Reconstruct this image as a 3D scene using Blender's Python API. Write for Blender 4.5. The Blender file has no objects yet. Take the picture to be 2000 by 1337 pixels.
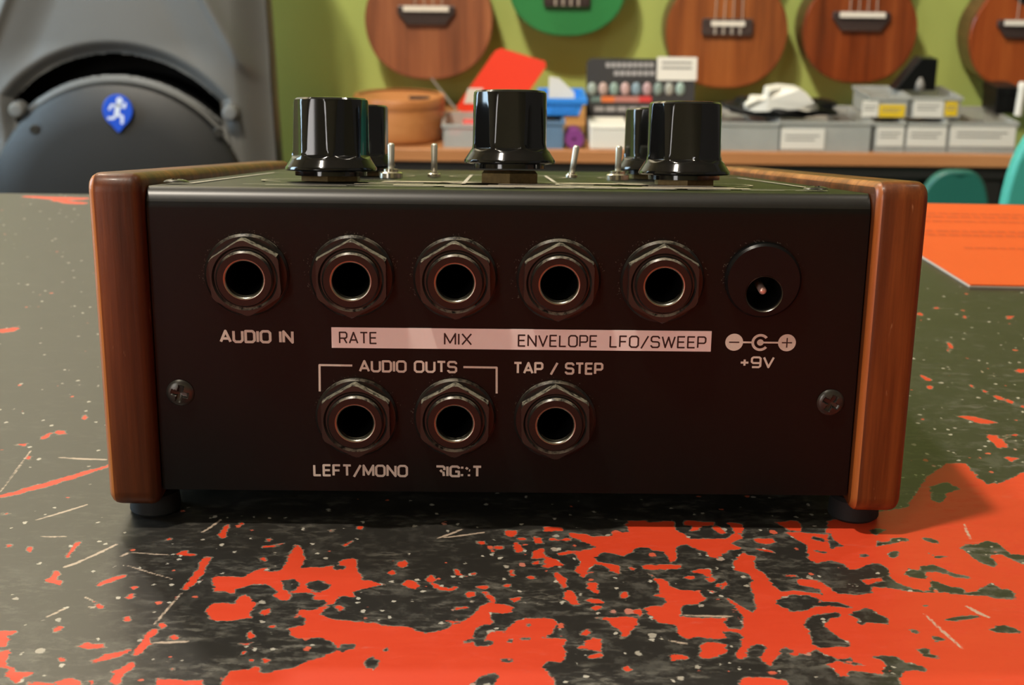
import bpy, bmesh, math, random
import numpy as np
from mathutils import Vector, Matrix

random.seed(7)
rng = np.random.default_rng(7)
S = bpy.context.scene
C = S.collection

# ------------------------------------------------------------------ camera
# all builder coordinates are millimetres: table top z = 0, back panel of the pedal y = 0
FPX, PCX, PCY = 3000.0, 1000.0, 668.5
PITCH, YAW, ROLL = math.radians(17.4), math.radians(0.578), math.radians(0.753)
CAM = np.array([-1.909, -272.33, 122.94])
_cp, _sp, _c, _s = math.cos(PITCH), math.sin(PITCH), math.cos(YAW), math.sin(YAW)
FW = np.array([_s * _cp, _c * _cp, -_sp])
_R = np.array([_c, -_s, 0.0]); _U = np.cross(_R, FW)
RT = _R * math.cos(ROLL) + _U * math.sin(ROLL)
UP = _U * math.cos(ROLL) - _R * math.sin(ROLL)
cam_d = bpy.data.cameras.new('camera'); cam = bpy.data.objects.new('camera', cam_d); C.objects.link(cam)
cam_d.sensor_width = 36.0; cam_d.lens = 36.0 * FPX / 2000.0; cam_d.clip_start = 0.01; cam_d.clip_end = 60
m = Matrix.Identity(4)
for i in range(3):
    m[i][0] = RT[i]; m[i][1] = UP[i]; m[i][2] = -FW[i]; m[i][3] = CAM[i] * 0.001
cam.matrix_world = m
cam_d.dof.use_dof = True; cam_d.dof.focus_distance = 0.287; cam_d.dof.aperture_fstop = 46.0
S.camera = cam

# ------------------------------------------------------------------ world, lamps, exposure
S.view_settings.view_transform = 'Standard'; S.view_settings.look = 'None'
S.view_settings.gamma = 1.0; S.view_settings.exposure = 0.0; S.view_settings.use_curve_mapping = False
wd = bpy.data.worlds.new('room_ambience'); S.world = wd; wd.use_nodes = True
wd.node_tree.nodes['Background'].inputs[0].default_value = (1.0, 0.92, 0.80, 1)
wd.node_tree.nodes['Background'].inputs[1].default_value = 0.16
def lamp(name, loc, target, size, power, col, shape='DISK', size_y=None, spread=180):
    d = bpy.data.lights.new(name, 'AREA'); d.shape = shape; d.size = size
    if size_y: d.size_y = size_y
    d.energy = power; d.color = col; d.spread = math.radians(spread)
    o = bpy.data.objects.new(name, d); C.objects.link(o); o.location = loc
    o.rotation_euler = (Vector(target) - Vector(loc)).to_track_quat('-Z', 'Y').to_euler()
    return o
lamp('ceiling_spot_table', (-0.50, -0.30, 1.72), (0.1, 0.2, 0.0), 0.10, 27, (1.0, 0.90, 0.76))
lamp('added_wall_key', (-0.62, -0.15, 1.76), (0.15, 1.83, -0.02), 0.10, 8.3, (1.0, 0.91, 0.76), spread=70)  # extra lamp added to brighten the wall without lighting the table
lamp('ceiling_spot_right', (0.75, 0.55, 1.78), (0.2, 1.7, -0.1), 0.12, 5, (1.0, 0.91, 0.76))
lamp('added_wall_fill_left', (-0.85, 1.45, 1.75), (-0.80, 1.83, 0.7), 0.14, 27, (1.0, 0.91, 0.78))  # added lamp: brightens the unseen upper wall mirrored in the table
lamp('window_daylight', (-1.80, 0.75, 0.45), (-0.5, 1.35, -0.2), 0.8, 38, (0.60, 0.82, 1.0), 'RECTANGLE', 1.0)
lamp('added_front_fill', (-1.25, -1.92, 0.45), (0.0, 0.0, 0.05), 0.50, 15, (1.0, 0.95, 0.92), 'RECTANGLE', 1.0)  # fill lamp added behind the camera to brighten the jack panel
lamp('added_highlight_strip', (-0.55, -1.05, 1.86), (-0.2, 0.0, 0.0), 0.30, 7, (1.0, 0.93, 0.82), 'RECTANGLE', 1.2)  # added for highlights on the knob skirts and the panel bend

# ------------------------------------------------------------------ geometry helpers
def ray(px, py):
    d = FW + RT * ((px - PCX) / FPX) - UP * ((py - PCY) / FPX)
    return d
def at_y(px, py, Y):
    d = ray(px, py); t = (Y - CAM[1]) / d[1]; p = CAM + d * t
    return p
def at_z(px, py, Z=0.0):
    d = ray(px, py); t = (Z - CAM[2]) / d[2]; return CAM + d * t

def obj(name, bm, mt=None, parent=None, smooth=False, bevel=0, seg=2, auto=None):
    me = bpy.data.meshes.new(name)
    if isinstance(bm, tuple):
        me.from_pydata([tuple(v) for v in bm[0]], [], bm[1])
        b2 = bmesh.new(); b2.from_mesh(me); bm = b2
        bmesh.ops.recalc_face_normals(bm, faces=bm.faces)
    bmesh.ops.scale(bm, vec=(0.001,) * 3, verts=bm.verts)
    bm.to_mesh(me); bm.free()
    o = bpy.data.objects.new(name, me); C.objects.link(o)
    if mt: me.materials.append(mt)
    if parent: o.parent = parent
    if smooth or auto:
        for p in me.polygons: p.use_smooth = True
    if auto:
        me.set_sharp_from_angle(angle=math.radians(auto))
    if bevel:
        md = o.modifiers.new('bevel', 'BEVEL'); md.width = bevel * 0.001; md.segments = seg; md.limit_method = 'ANGLE'; md.angle_limit = math.radians(40)
    return o
def empty(name, loc=(0, 0, 0)):
    o = bpy.data.objects.new(name, None); C.objects.link(o); o.empty_display_size = 0.02
    o.location = [v * 0.001 for v in loc]
    return o
def tag(o, label, cat, group=None):
    o['label'] = label; o['category'] = cat
    if group: o['group'] = group
    return o
def struct(o): o['kind'] = 'structure'; return o

def box(bm, x0, x1, y0, y1, z0, z1):
    v = [bm.verts.new(p) for p in ((x0, y0, z0), (x1, y0, z0), (x1, y1, z0), (x0, y1, z0), (x0, y0, z1), (x1, y0, z1), (x1, y1, z1), (x0, y1, z1))]
    for f in ((0, 3, 2, 1), (4, 5, 6, 7), (0, 1, 5, 4), (1, 2, 6, 5), (2, 3, 7, 6), (3, 0, 4, 7)):
        bm.faces.new([v[i] for i in f])
    return bm
def B(x0, x1, y0, y1, z0, z1): return box(bmesh.new(), x0, x1, y0, y1, z0, z1)
def basis(ax):
    ax = Vector(ax).normalized()
    t = Vector((0, 0, 1)) if abs(ax.z) < 0.9 else Vector((1, 0, 0))
    u = ax.cross(t).normalized(); w = ax.cross(u).normalized()
    return ax, u, w
def lathe(prof, origin=(0, 0, 0), ax=(0, 0, 1), n=32, bm=None, rot=0.0, cap=True):
    """prof: list of (radius, height along axis)"""
    bm = bm or bmesh.new(); o = Vector(origin); ax, u, w = basis(ax); rings = []
    for r, h in prof:
        rings.append([bm.verts.new(o + ax * h + (u * math.cos(rot + 2 * math.pi * k / n) + w * math.sin(rot + 2 * math.pi * k / n)) * max(r, 1e-4)) for k in range(n)])
    for a, b in zip(rings, rings[1:]):
        for k in range(n): bm.faces.new((a[k], a[(k + 1) % n], b[(k + 1) % n], b[k]))
    if cap:
        if prof[0][0] > 1e-3: bm.faces.new(rings[0][::-1])
        if prof[-1][0] > 1e-3: bm.faces.new(rings[-1])
    bmesh.ops.recalc_face_normals(bm, faces=bm.faces)
    return bm
def tube(pts, r, n=8, bm=None, r2=None):
    bm = bm or bmesh.new(); pts = [Vector(p) for p in pts]; rings = []
    for i, p in enumerate(pts):
        d = (pts[min(i + 1, len(pts) - 1)] - pts[max(i - 1, 0)])
        _, u, w = basis(d); rr = r if r2 is None else r + (r2 - r) * i / (len(pts) - 1)
        rings.append([bm.verts.new(p + (u * math.cos(2 * math.pi * k / n) + w * math.sin(2 * math.pi * k / n)) * rr) for k in range(n)])
    for a, b in zip(rings, rings[1:]):
        for k in range(n): bm.faces.new((a[k], a[(k + 1) % n], b[(k + 1) % n], b[k]))
    bm.faces.new(rings[0][::-1]); bm.faces.new(rings[-1])
    bmesh.ops.recalc_face_normals(bm, faces=bm.faces)
    return bm
def prism(pts2, f0, f1, bm=None):
    """pts2 : outline, f0/f1 map a 2-d point to 3-d for the two ends"""
    bm = bm or bmesh.new()
    a = [bm.verts.new(f0(*p)) for p in pts2]; b = [bm.verts.new(f1(*p)) for p in pts2]
    n = len(a)
    bm.faces.new(a); bm.faces.new(b[::-1])
    for k in range(n): bm.faces.new((a[k], b[k], b[(k + 1) % n], a[(k + 1) % n]))
    bmesh.ops.recalc_face_normals(bm, faces=bm.faces)
    return bm
def ico(r, c=(0, 0, 0), sub=2, sc=(1, 1, 1)):
    bm = bmesh.new(); bmesh.ops.create_icosphere(bm, subdivisions=sub, radius=r)
    for v in bm.verts: v.co = Vector((v.co.x * sc[0] + c[0], v.co.y * sc[1] + c[1], v.co.z * sc[2] + c[2]))
    return bm

# ------------------------------------------------------------------ materials
def srgb(r, g, b):
    f = lambda v: v / 12.92 if v <= 0.04045 else ((v + 0.055) / 1.055) ** 2.4
    return (f(r / 255), f(g / 255), f(b / 255), 1)
class NT:
    def __init__(s, name):
        s.m = bpy.data.materials.new(name); s.m.use_nodes = True; s.t = s.m.node_tree
        s.b = s.t.nodes['Principled BSDF']
    def n(s, typ, **kw):
        nd = s.t.nodes.new(typ)
        for k, v in kw.items():
            if k.startswith('i_'):
                key = k[2:]; key = int(key) if key.isdigit() else key.replace('_', ' ')
                if hasattr(v, 'is_linked') or isinstance(v, bpy.types.NodeSocket): s.t.links.new(v, nd.inputs[key])
                else: nd.inputs[key].default_value = v
            else: setattr(nd, k, v)
        return nd
    def l(s, a, b): s.t.links.new(a, b)
    def math(s, op, a, b=None, clamp=False):
        nd = s.n('ShaderNodeMath', operation=op); nd.use_clamp = clamp
        for i, v in enumerate((a, b)):
            if v is None: continue
            if isinstance(v, (int, float)): nd.inputs[i].default_value = v
            else: s.l(v, nd.inputs[i])
        return nd.outputs[0]
    def mix(s, fac, a, b):
        nd = s.n('ShaderNodeMix', data_type='RGBA')
        for sock, v in ((nd.inputs[0], fac), (nd.inputs[6], a), (nd.inputs[7], b)):
            if isinstance(v, (int, float, tuple)): sock.default_value = v
            else: s.l(v, sock)
        return nd.outputs[2]
    def ramp(s, fac, stops):
        nd = s.n('ShaderNodeValToRGB'); el = nd.color_ramp.elements
        while len(el) < len(stops): el.new(0.5)
        for e, (p, c) in zip(el, stops): e.position = p; e.color = c if isinstance(c, tuple) else (c, c, c, 1)
        s.l(fac, nd.inputs[0]); return nd.outputs[0]
    def sstep(s, v, a, b):
        nd = s.n('ShaderNodeMapRange', interpolation_type='SMOOTHSTEP'); s.l(v, nd.inputs[0]); nd.inputs[1].default_value = a; nd.inputs[2].default_value = b
        return nd.outputs[0]
    def coord(s, scale=(1, 1, 1), rot=(0, 0, 0), kind='Object'):
        tc = s.n('ShaderNodeTexCoord'); mp = s.n('ShaderNodeMapping'); s.l(tc.outputs[kind], mp.inputs[0])
        mp.inputs['Scale'].default_value = scale; mp.inputs['Rotation'].default_value = rot
        return mp.outputs[0]
    def noise(s, vec, scale, detail=3, rough=0.55):
        nd = s.n('ShaderNodeTexNoise'); s.l(vec, nd.inputs['Vector']); nd.inputs['Scale'].default_value = scale
        nd.inputs['Detail'].default_value = detail; nd.inputs['Roughness'].default_value = rough
        return nd.outputs[0]
    def bump(s, h, strength, dist):
        nd = s.n('ShaderNodeBump'); s.l(h, nd.inputs['Height']); nd.inputs['Strength'].default_value = strength; nd.inputs['Distance'].default_value = dist
        s.l(nd.outputs[0], s.b.inputs['Normal'])
def plain(name, col, rough=0.5, metal=0.0, var=0.0, scale=400, coat=0.0, trans=0.0, spec=0.5, bump=0.0):
    """a colour with slight procedural mottling"""
    M = NT(name); c = col if len(col) == 4 else (*col, 1)
    M.b.inputs['Roughness'].default_value = rough; M.b.inputs['Metallic'].default_value = metal
    M.b.inputs['Coat Weight'].default_value = coat; M.b.inputs['Transmission Weight'].default_value = trans
    M.b.inputs['Specular IOR Level'].default_value = spec
    vec = M.coord(); n = M.noise(vec, scale, 3)
    a = tuple(v * (1 - var) for v in c[:3]) + (1,); b = tuple(min(1, v * (1 + var)) for v in c[:3]) + (1,)
    M.l(M.mix(n, a, b), M.b.inputs['Base Color'])
    if bump: M.bump(n, 1.0, bump)
    return M.m
def dusty_top_lit(name, col, rough, spec, dust):
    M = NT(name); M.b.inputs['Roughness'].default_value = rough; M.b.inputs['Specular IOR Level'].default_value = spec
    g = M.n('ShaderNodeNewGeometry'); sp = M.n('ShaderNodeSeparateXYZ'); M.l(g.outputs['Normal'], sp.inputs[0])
    k = M.math('MULTIPLY', M.sstep(sp.outputs[2], 0.45, 0.80), M.sstep(M.noise(M.coord(), 900, 4, 0.7), 0.36, 0.58))  # up-facing faces: dust, with overhead light put into the same colour
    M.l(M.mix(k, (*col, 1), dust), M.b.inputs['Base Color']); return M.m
def wood(name, dark, mid, light, axis='Z', fine=260, rough=0.35, coat=0.3, band=14, scuff=0.0):
    M = NT(name); st = {'Z': (1, 1, 0.045), 'X': (0.045, 1, 1), 'Y': (1, 0.045, 1)}[axis]
    v = M.coord(st); n1 = M.noise(v, band * 4, 4, 0.6); n2 = M.noise(v, fine, 5, 0.65)
    f = M.math('ADD', M.math('MULTIPLY', n1, 0.62), M.math('MULTIPLY', n2, 0.42))
    col = M.ramp(f, [(0.36, dark), (0.52, mid), (0.68, light)])
    if scuff:
        v2 = M.coord((1, 1, 0.22)); n3 = M.noise(v2, 330, 4, 0.7); k = M.sstep(n3, 0.66, 0.74)
        col = M.mix(M.math('MULTIPLY', k, scuff), col, srgb(190, 150, 110))
    M.l(col, M.b.inputs['Base Color']); M.b.inputs['Roughness'].default_value = rough; M.b.inputs['Coat Weight'].default_value = coat; M.b.inputs['Coat Roughness'].default_value = 0.15
    M.bump(n2, 0.35, 0.0003)
    return M.m

MAT = {}
MAT['black_coat'] = plain('black_powder_coat', (0.0032, 0.0034, 0.0030), 0.36, 0, 0.35, 900, spec=0.20, bump=0.00001)
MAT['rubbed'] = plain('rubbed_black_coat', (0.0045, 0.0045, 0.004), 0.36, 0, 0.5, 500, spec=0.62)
MAT['gloss_black'] = plain('glossy_black_plastic', (0.006, 0.006, 0.006), 0.10, 0, 0.2, 300)
MAT['satin_black'] = plain('satin_black_plastic', (0.005, 0.005, 0.005), 0.32, 0, 0.2, 300, spec=0.18)
MAT['nut_black'] = dusty_top_lit('black_nylon_bushing', (0.0075, 0.0068, 0.0058), 0.30, 0.36, (0.22, 0.20, 0.15, 1))
MAT['hexnut'] = dusty_top_lit('dusty_top_lit_nut', (0.016, 0.0145, 0.012), 0.33, 0.42, (0.26, 0.24, 0.18, 1))
MAT['bore'] = plain('black_bore', (0.002, 0.002, 0.002), 0.6, 0, 0.2, 300, spec=0.1)
MAT['rim'] = plain('dull_metal_rim', (0.30, 0.29, 0.24), 0.3, 1.0, 0.2, 500)
MAT['rubber'] = plain('black_rubber', (0.004, 0.004, 0.004), 0.75, 0, 0.2, 300)
MAT['screw'] = plain('black_screw_steel', (0.05, 0.048, 0.042), 0.3, 0.7, 0.3, 600)
MAT['chrome'] = plain('nickel_plate', (0.72, 0.68, 0.58), 0.22, 1.0, 0.08, 500)
MAT['lever'] = plain('satin_nickel_lever', (0.62, 0.60, 0.52), 0.38, 0.75, 0.08, 500)
MAT['brass'] = plain('tarnished_nut', (0.17, 0.12, 0.055), 0.45, 0.8, 0.5, 900)
MAT['print'] = plain('cream_ink', (0.55, 0.49, 0.42), 0.5, 0, 0.12, 2500)
MAT['ink'] = plain('black_ink', (0.010, 0.007, 0.007), 0.4, 0, 0.1, 300)
MAT['tape'] = plain('white_label_tape', (0.74, 0.67, 0.65), 0.22, 0, 0.04, 300)
MAT['pin'] = plain('copper_pin', (0.75, 0.50, 0.42), 0.35, 0.6, 0.1, 300)
MAT['pedal_wood'] = wood('varnished_side_wood', srgb(56, 26, 9), srgb(89, 45, 17), srgb(132, 73, 31), 'Z', 300, 0.42, 0.06, 30, 0.5)

MAT['worn_lit_wood'] = wood('worn_lit_edge_wood', srgb(110, 56, 20), srgb(158, 90, 38), srgb(196, 128, 66), 'Z', 300, 0.4, 0.08, 40, 0.3)

MAT['pedal_wood'].node_tree.nodes['Principled BSDF'].inputs['Specular IOR Level'].default_value = 0.28

# ------------------------------------------------------------------ stroke lettering (squared capitals)
k_ = 0.16
GL = {
 'A': (0.80, [[(0, 0), (0.40, 1), (0.80, 0)], [(0.15, 0.30), (0.65, 0.30)]]),
 'U': (0.72, [[(0, 1), (0, k_), (k_, 0), (0.72 - k_, 0), (0.72, k_), (0.72, 1)]]),
 'D': (0.72, [[(0, 0), (0, 1), (0.72 - k_, 1), (0.72, 1 - k_), (0.72, k_), (0.72 - k_, 0), (0, 0)]]),
 'I': (0.0, [[(0, 0), (0, 1)]]),
 'O': (0.76, [[(0.3, 0), (k_, 0), (0, k_), (0, 1 - k_), (k_, 1), (0.76 - k_, 1), (0.76, 1 - k_), (0.76, k_), (0.76 - k_, 0), (0.3, 0)]]),
 'N': (0.72, [[(0, 0), (0, 1), (0.72, 0), (0.72, 1)]]),
 'R': (0.70, [[(0, 0), (0, 1), (0.58, 1), (0.70, 0.88), (0.70, 0.58), (0.58, 0.46), (0, 0.46)], [(0.42, 0.46), (0.70, 0)]]),
 'T': (0.70, [[(0, 1), (0.70, 1)], [(0.35, 1), (0.35, 0)]]),
 'E': (0.62, [[(0.62, 1), (0, 1), (0, 0), (0.62, 0)], [(0, 0.51), (0.56, 0.51)]]),
 'M': (0.86, [[(0, 0), (0, 1), (0.43, 0.15), (0.86, 1), (0.86, 0)]]),
 'X': (0.74, [[(0, 0), (0.74, 1)], [(0, 1), (0.74, 0)]]),
 'V': (0.78, [[(0, 1), (0.39, 0), (0.78, 1)]]),
 'L': (0.58, [[(0, 1), (0, 0), (0.58, 0)]]),
 'P': (0.68, [[(0, 0), (0, 1), (0.56, 1), (0.68, 0.88), (0.68, 0.54), (0.56, 0.42), (0, 0.42)]]),
 'F': (0.60, [[(0.60, 1), (0, 1), (0, 0)], [(0, 0.50), (0.54, 0.50)]]),
 '/': (0.62, [[(0, -0.12), (0.62, 1.04)]]),
 'S': (0.70, [[(0.70, 0.80), (0.70, 0.88), (0.58, 1), (0.12, 1), (0, 0.88), (0, 0.62), (0.12, 0.52), (0.58, 0.50), (0.70, 0.40), (0.70, 0.12), (0.58, 0), (0.12, 0), (0, 0.12), (0, 0.20)]]),
 'W': (1.12, [[(0, 1), (0.28, 0), (0.56, 0.95), (0.84, 0), (1.12, 1)]]),
 'G': (0.74, [[(0.74, 0.80), (0.74, 0.88), (0.60, 1), (0.14, 1), (0, 0.86), (0, 0.14), (0.14, 0), (0.74, 0), (0.74, 0.48), (0.42, 0.48)]]),
 'H': (0.72, [[(0, 0), (0, 1)], [(0.72, 0), (0.72, 1)], [(0, 0.5), (0.72, 0.5)]]),
 '+': (0.62, [[(0, 0.45), (0.62, 0.45)], [(0.31, 0.14), (0.31, 0.76)]]),
 '9': (0.70, [[(0.04, 0), (0.58, 0), (0.70, 0.12), (0.70, 0.88), (0.58, 1), (0.12, 1), (0, 0.88), (0, 0.54), (0.12, 0.42), (0.70, 0.42)]]),
 ' ': (0.30, []),
 # worn remains of two letters
 'r': (0.70, [[(0.0, 1), (0.58, 1), (0.70, 0.88), (0.70, 0.62)], [(0.34, 0.62), (0.50, 0.42)], [(0.60, 0.46), (0.66, 0)]]),
 'h': (0.72, [[(0, 0), (0, 0.22)], [(0.02, 0.78), (0.02, 1)], [(0.62, 0), (0.62, 0.20)], [(0.34, 0.90), (0.52, 0.74)], [(0.62, 0.62), (0.72, 0.60)]]),
}
def add_stroke(bm, poly, t, f, nrm=(0, -1, 0)):
    """one quad for each segment of the polyline, round joints between them, each a hair above the last"""
    n = len(poly); closed = math.dist(poly[0], poly[-1]) < 1e-6; lay = [0]
    def face(pts):
        h = 0.003 * lay[0]; lay[0] += 1
        bm.faces.new([bm.verts.new(tuple(c + h * d for c, d in zip(f(*p), nrm))) for p in pts])
    for (ax, ay), (bx, by) in zip(poly, poly[1:]):
        L = math.hypot(bx - ax, by - ay)
        if L < 1e-9: continue
        px, py = -(by - ay) / L * t / 2, (bx - ax) / L * t / 2
        face(((ax + px, ay + py), (bx + px, by + py), (bx - px, by - py), (ax - px, ay - py)))
    for k in range(n):
        if (not closed and k in (0, n - 1)) or (closed and k == n - 1): continue
        face([(poly[k][0] + t / 2 * math.cos(math.pi * q / 5), poly[k][1] + t / 2 * math.sin(math.pi * q / 5)) for q in range(10)])
def word(text, x0, x1, z0, cap, weight, Y, gap=0.27):
    """lettering on the plane y = Y (mm)"""
    bm = bmesh.new(); pos = 0.0; items = []
    for ch in text:
        w, st = GL[ch]; items.append((pos, st)); pos += w + gap
    total = pos - gap; t = weight
    inner = (x1 - x0) - t * cap; sx = inner / total
    zc = cap * (1 - t)
    for p, st in items:
        for j, poly in enumerate(st):
            pl = [(x0 + t * cap / 2 + (p + a) * sx, z0 + t * cap / 2 + b * zc) for a, b in poly]
            add_stroke(bm, pl, t * cap, lambda a, b, j=j: (a, Y - 0.0015 * j, b))
    for f in bm.faces:
        f.normal_update()
        if f.normal.y > 0: f.normal_flip()
    return bm
def word_px(text, l, r, base, cap_px, weight, Y, gap=0.27):
    p = at_y(l, base, Y); q = at_y(r, base, Y); c = at_y(l, base - cap_px, Y)
    pm = at_y((l + r) / 2, base, Y)
    return word(text, p[0], q[0], pm[2], c[2] - p[2], weight, Y, gap)
def disc(bm, x, z, r, Y, n=32, r_in=0.0, a0=0.0, a1=2 * math.pi):
    if r_in <= 0:
        f = bm.faces.new([bm.verts.new((x + r * math.cos(2 * math.pi * k / n), Y, z + r * math.sin(2 * math.pi * k / n))) for k in range(n)])
    else:
        vs = []
        for k in range(n + 1):
            a = a0 + (a1 - a0) * k / n
            vs.append((bm.verts.new((x + r * math.cos(a), Y, z + r * math.sin(a))), bm.verts.new((x + r_in * math.cos(a), Y, z + r_in * math.sin(a)))))
        for (a, b), (c, d) in zip(vs, vs[1:]): bm.faces.new((a, c, d, b))
    for f in bm.faces:
        f.normal_update()
        if f.normal.y > 0: f.normal_flip()
    return bm

# ================================================================== the room
FLOOR = -750.0; WALL = 1827.0; CEIL = 1900.0
Mw = NT('green_wall_paint_with_added_reflector')
_sep = Mw.n('ShaderNodeSeparateXYZ'); Mw.l(Mw.coord(), _sep.inputs[0])
_gr = Mw.mix(Mw.noise(Mw.coord(), 6, 3), srgb(150, 164, 84), srgb(160, 174, 94))
_refl_area = Mw.math('MULTIPLY', Mw.sstep(_sep.outputs[2], 0.328, 0.332), Mw.sstep(_sep.outputs[0], -0.33, -0.334))  # cream area added out of view, as a reflector for the table sheen
Mw.l(Mw.mix(_refl_area, _gr, srgb(206, 196, 170)), Mw.b.inputs['Base Color']); Mw.b.inputs['Roughness'].default_value = 0.6
MAT['wall'] = Mw.m
MAT['wall2'] = plain('cream_wall_paint', srgb(196, 186, 150), 0.7, 0, 0.04, 6)
MAT['ceil'] = plain('ceiling_paint', srgb(205, 196, 176), 0.8, 0, 0.03, 6)
MAT['floor'] = wood('dark_floor_boards', srgb(50, 36, 24), srgb(78, 56, 38), srgb(100, 74, 52), 'Y', 60, 0.4, 0.1, 3)
struct(obj('wall_back', B(-1900, 2600, WALL, WALL + 80, FLOOR, CEIL), MAT['wall']))
struct(obj('floor', B(-1900, 2600, -2000, WALL, FLOOR - 60, FLOOR), MAT['floor']))
struct(obj('ceiling', B(-1900, 2600, -2000, WALL, CEIL, CEIL + 60), MAT['ceil']))
wl = bmesh.new()
for a in ((-1980, -1900, -2000, 250, FLOOR, CEIL), (-1980, -1900, 1250, WALL, FLOOR, CEIL), (-1980, -1900, 250, 1250, FLOOR, -100), (-1980, -1900, 250, 1250, 1050, CEIL)):
    box(wl, *a)
struct(obj('wall_left', wl, MAT['wall2']))
wn = bmesh.new()
for a in ((-1980, -1550, -2080, -2000, FLOOR, CEIL), (-950, 2600, -2080, -2000, FLOOR, CEIL), (-1550, -950, -2080, -2000, FLOOR, -100), (-1550, -950, -2080, -2000, 1000, CEIL)):
    box(wn, *a)
struct(obj('wall_front', wn, MAT['wall2']))
wf = bmesh.new()
for a in ((-1960, -1890, 250, 300, -100, 1050), (-1960, -1890, 1200, 1250, -100, 1050), (-1960, -1890, 300, 1200, -100, -50), (-1960, -1890, 300, 1200, 1000, 1050), (-1950, -1900, 735, 765, -50, 1000)):
    box(wf, *a)
MAT['white_paint'] = plain('white_gloss_paint', (0.75, 0.73, 0.68), 0.35, 0, 0.03, 10)
win = struct(obj('window_1', wf, MAT['white_paint']))
MAT['glass'] = plain('window_glass', (0.9, 0.95, 1.0), 0.03, 0, 0.01, 10, trans=1.0)
for y0, y1 in ((300, 735), (765, 1200)):
    obj('pane', B(-1932, -1926, y0, y1, -50, 1000), MAT['glass'], win)

wf2 = bmesh.new()
for a in ((-1550, -1510, -2060, -1990, -100, 1000), (-990, -950, -2060, -1990, -100, 1000), (-1510, -990, -2060, -1990, -100, -60), (-1510, -990, -2060, -1990, 960, 1000), (-1510, -990, -2050, -2000, 435, 465)):
    box(wf2, *a)
win2 = struct(obj('added_window', wf2, MAT['white_paint']))  # unseen window added around the front fill lamp
for z0, z1 in ((-60, 435), (465, 960)):
    obj('pane', B(-1510, -990, -2032, -2026, z0, z1), MAT['glass'], win2)

# ================================================================== the worn table
OX = {'A': 0, 'B': 380, 'C': 800, 'D': 1160, 'E': 1480}
ZS = 2000 / 520.0
def tp(pts, crop=None):
    out = []
    for x, y in pts:
        if crop: x, y = OX[crop] + x / ZS, 1000 + y / ZS
        out.append(at_z(x, y, 0.0)[:2])
    return np.array(out)
def oval(cx, cy, rx, ry, n=10, tilt=0.0):
    j = [1 + 0.18 * math.sin(3.1 * k + cx) for k in range(n)]
    return [(cx + rx * j[k] * math.cos(2 * math.pi * k / n), cy + ry * j[k] * math.sin(2 * math.pi * k / n) + tilt * rx * math.cos(2 * math.pi * k / n)) for k in range(n)]
def line(a, b, w, w2=None):
    w2 = w if w2 is None else w2
    d = np.array(b, float) - np.array(a, float); n = np.array([-d[1], d[0]]) / np.hypot(*d)
    m = (np.array(a) + np.array(b)) / 2 + n * w * 0.3
    return [tuple(np.array(a) + n * w * 0.2), tuple(m + n * w / 2), tuple(np.array(b) + n * w2 * 0.3), tuple(np.array(b) - n * w2 * 0.3), tuple(m - n * w / 2), tuple(np.array(a) - n * w * 0.2)]
WEAR = []   # (sign, polygon): red primer showing (+) or black paint still standing (-), in order
def R(c, *polys):
    for p in polys: WEAR.append((1, tp(p, c)))
def K(c, *polys):
    for p in polys: WEAR.append((-1, tp(p, c)))
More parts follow.
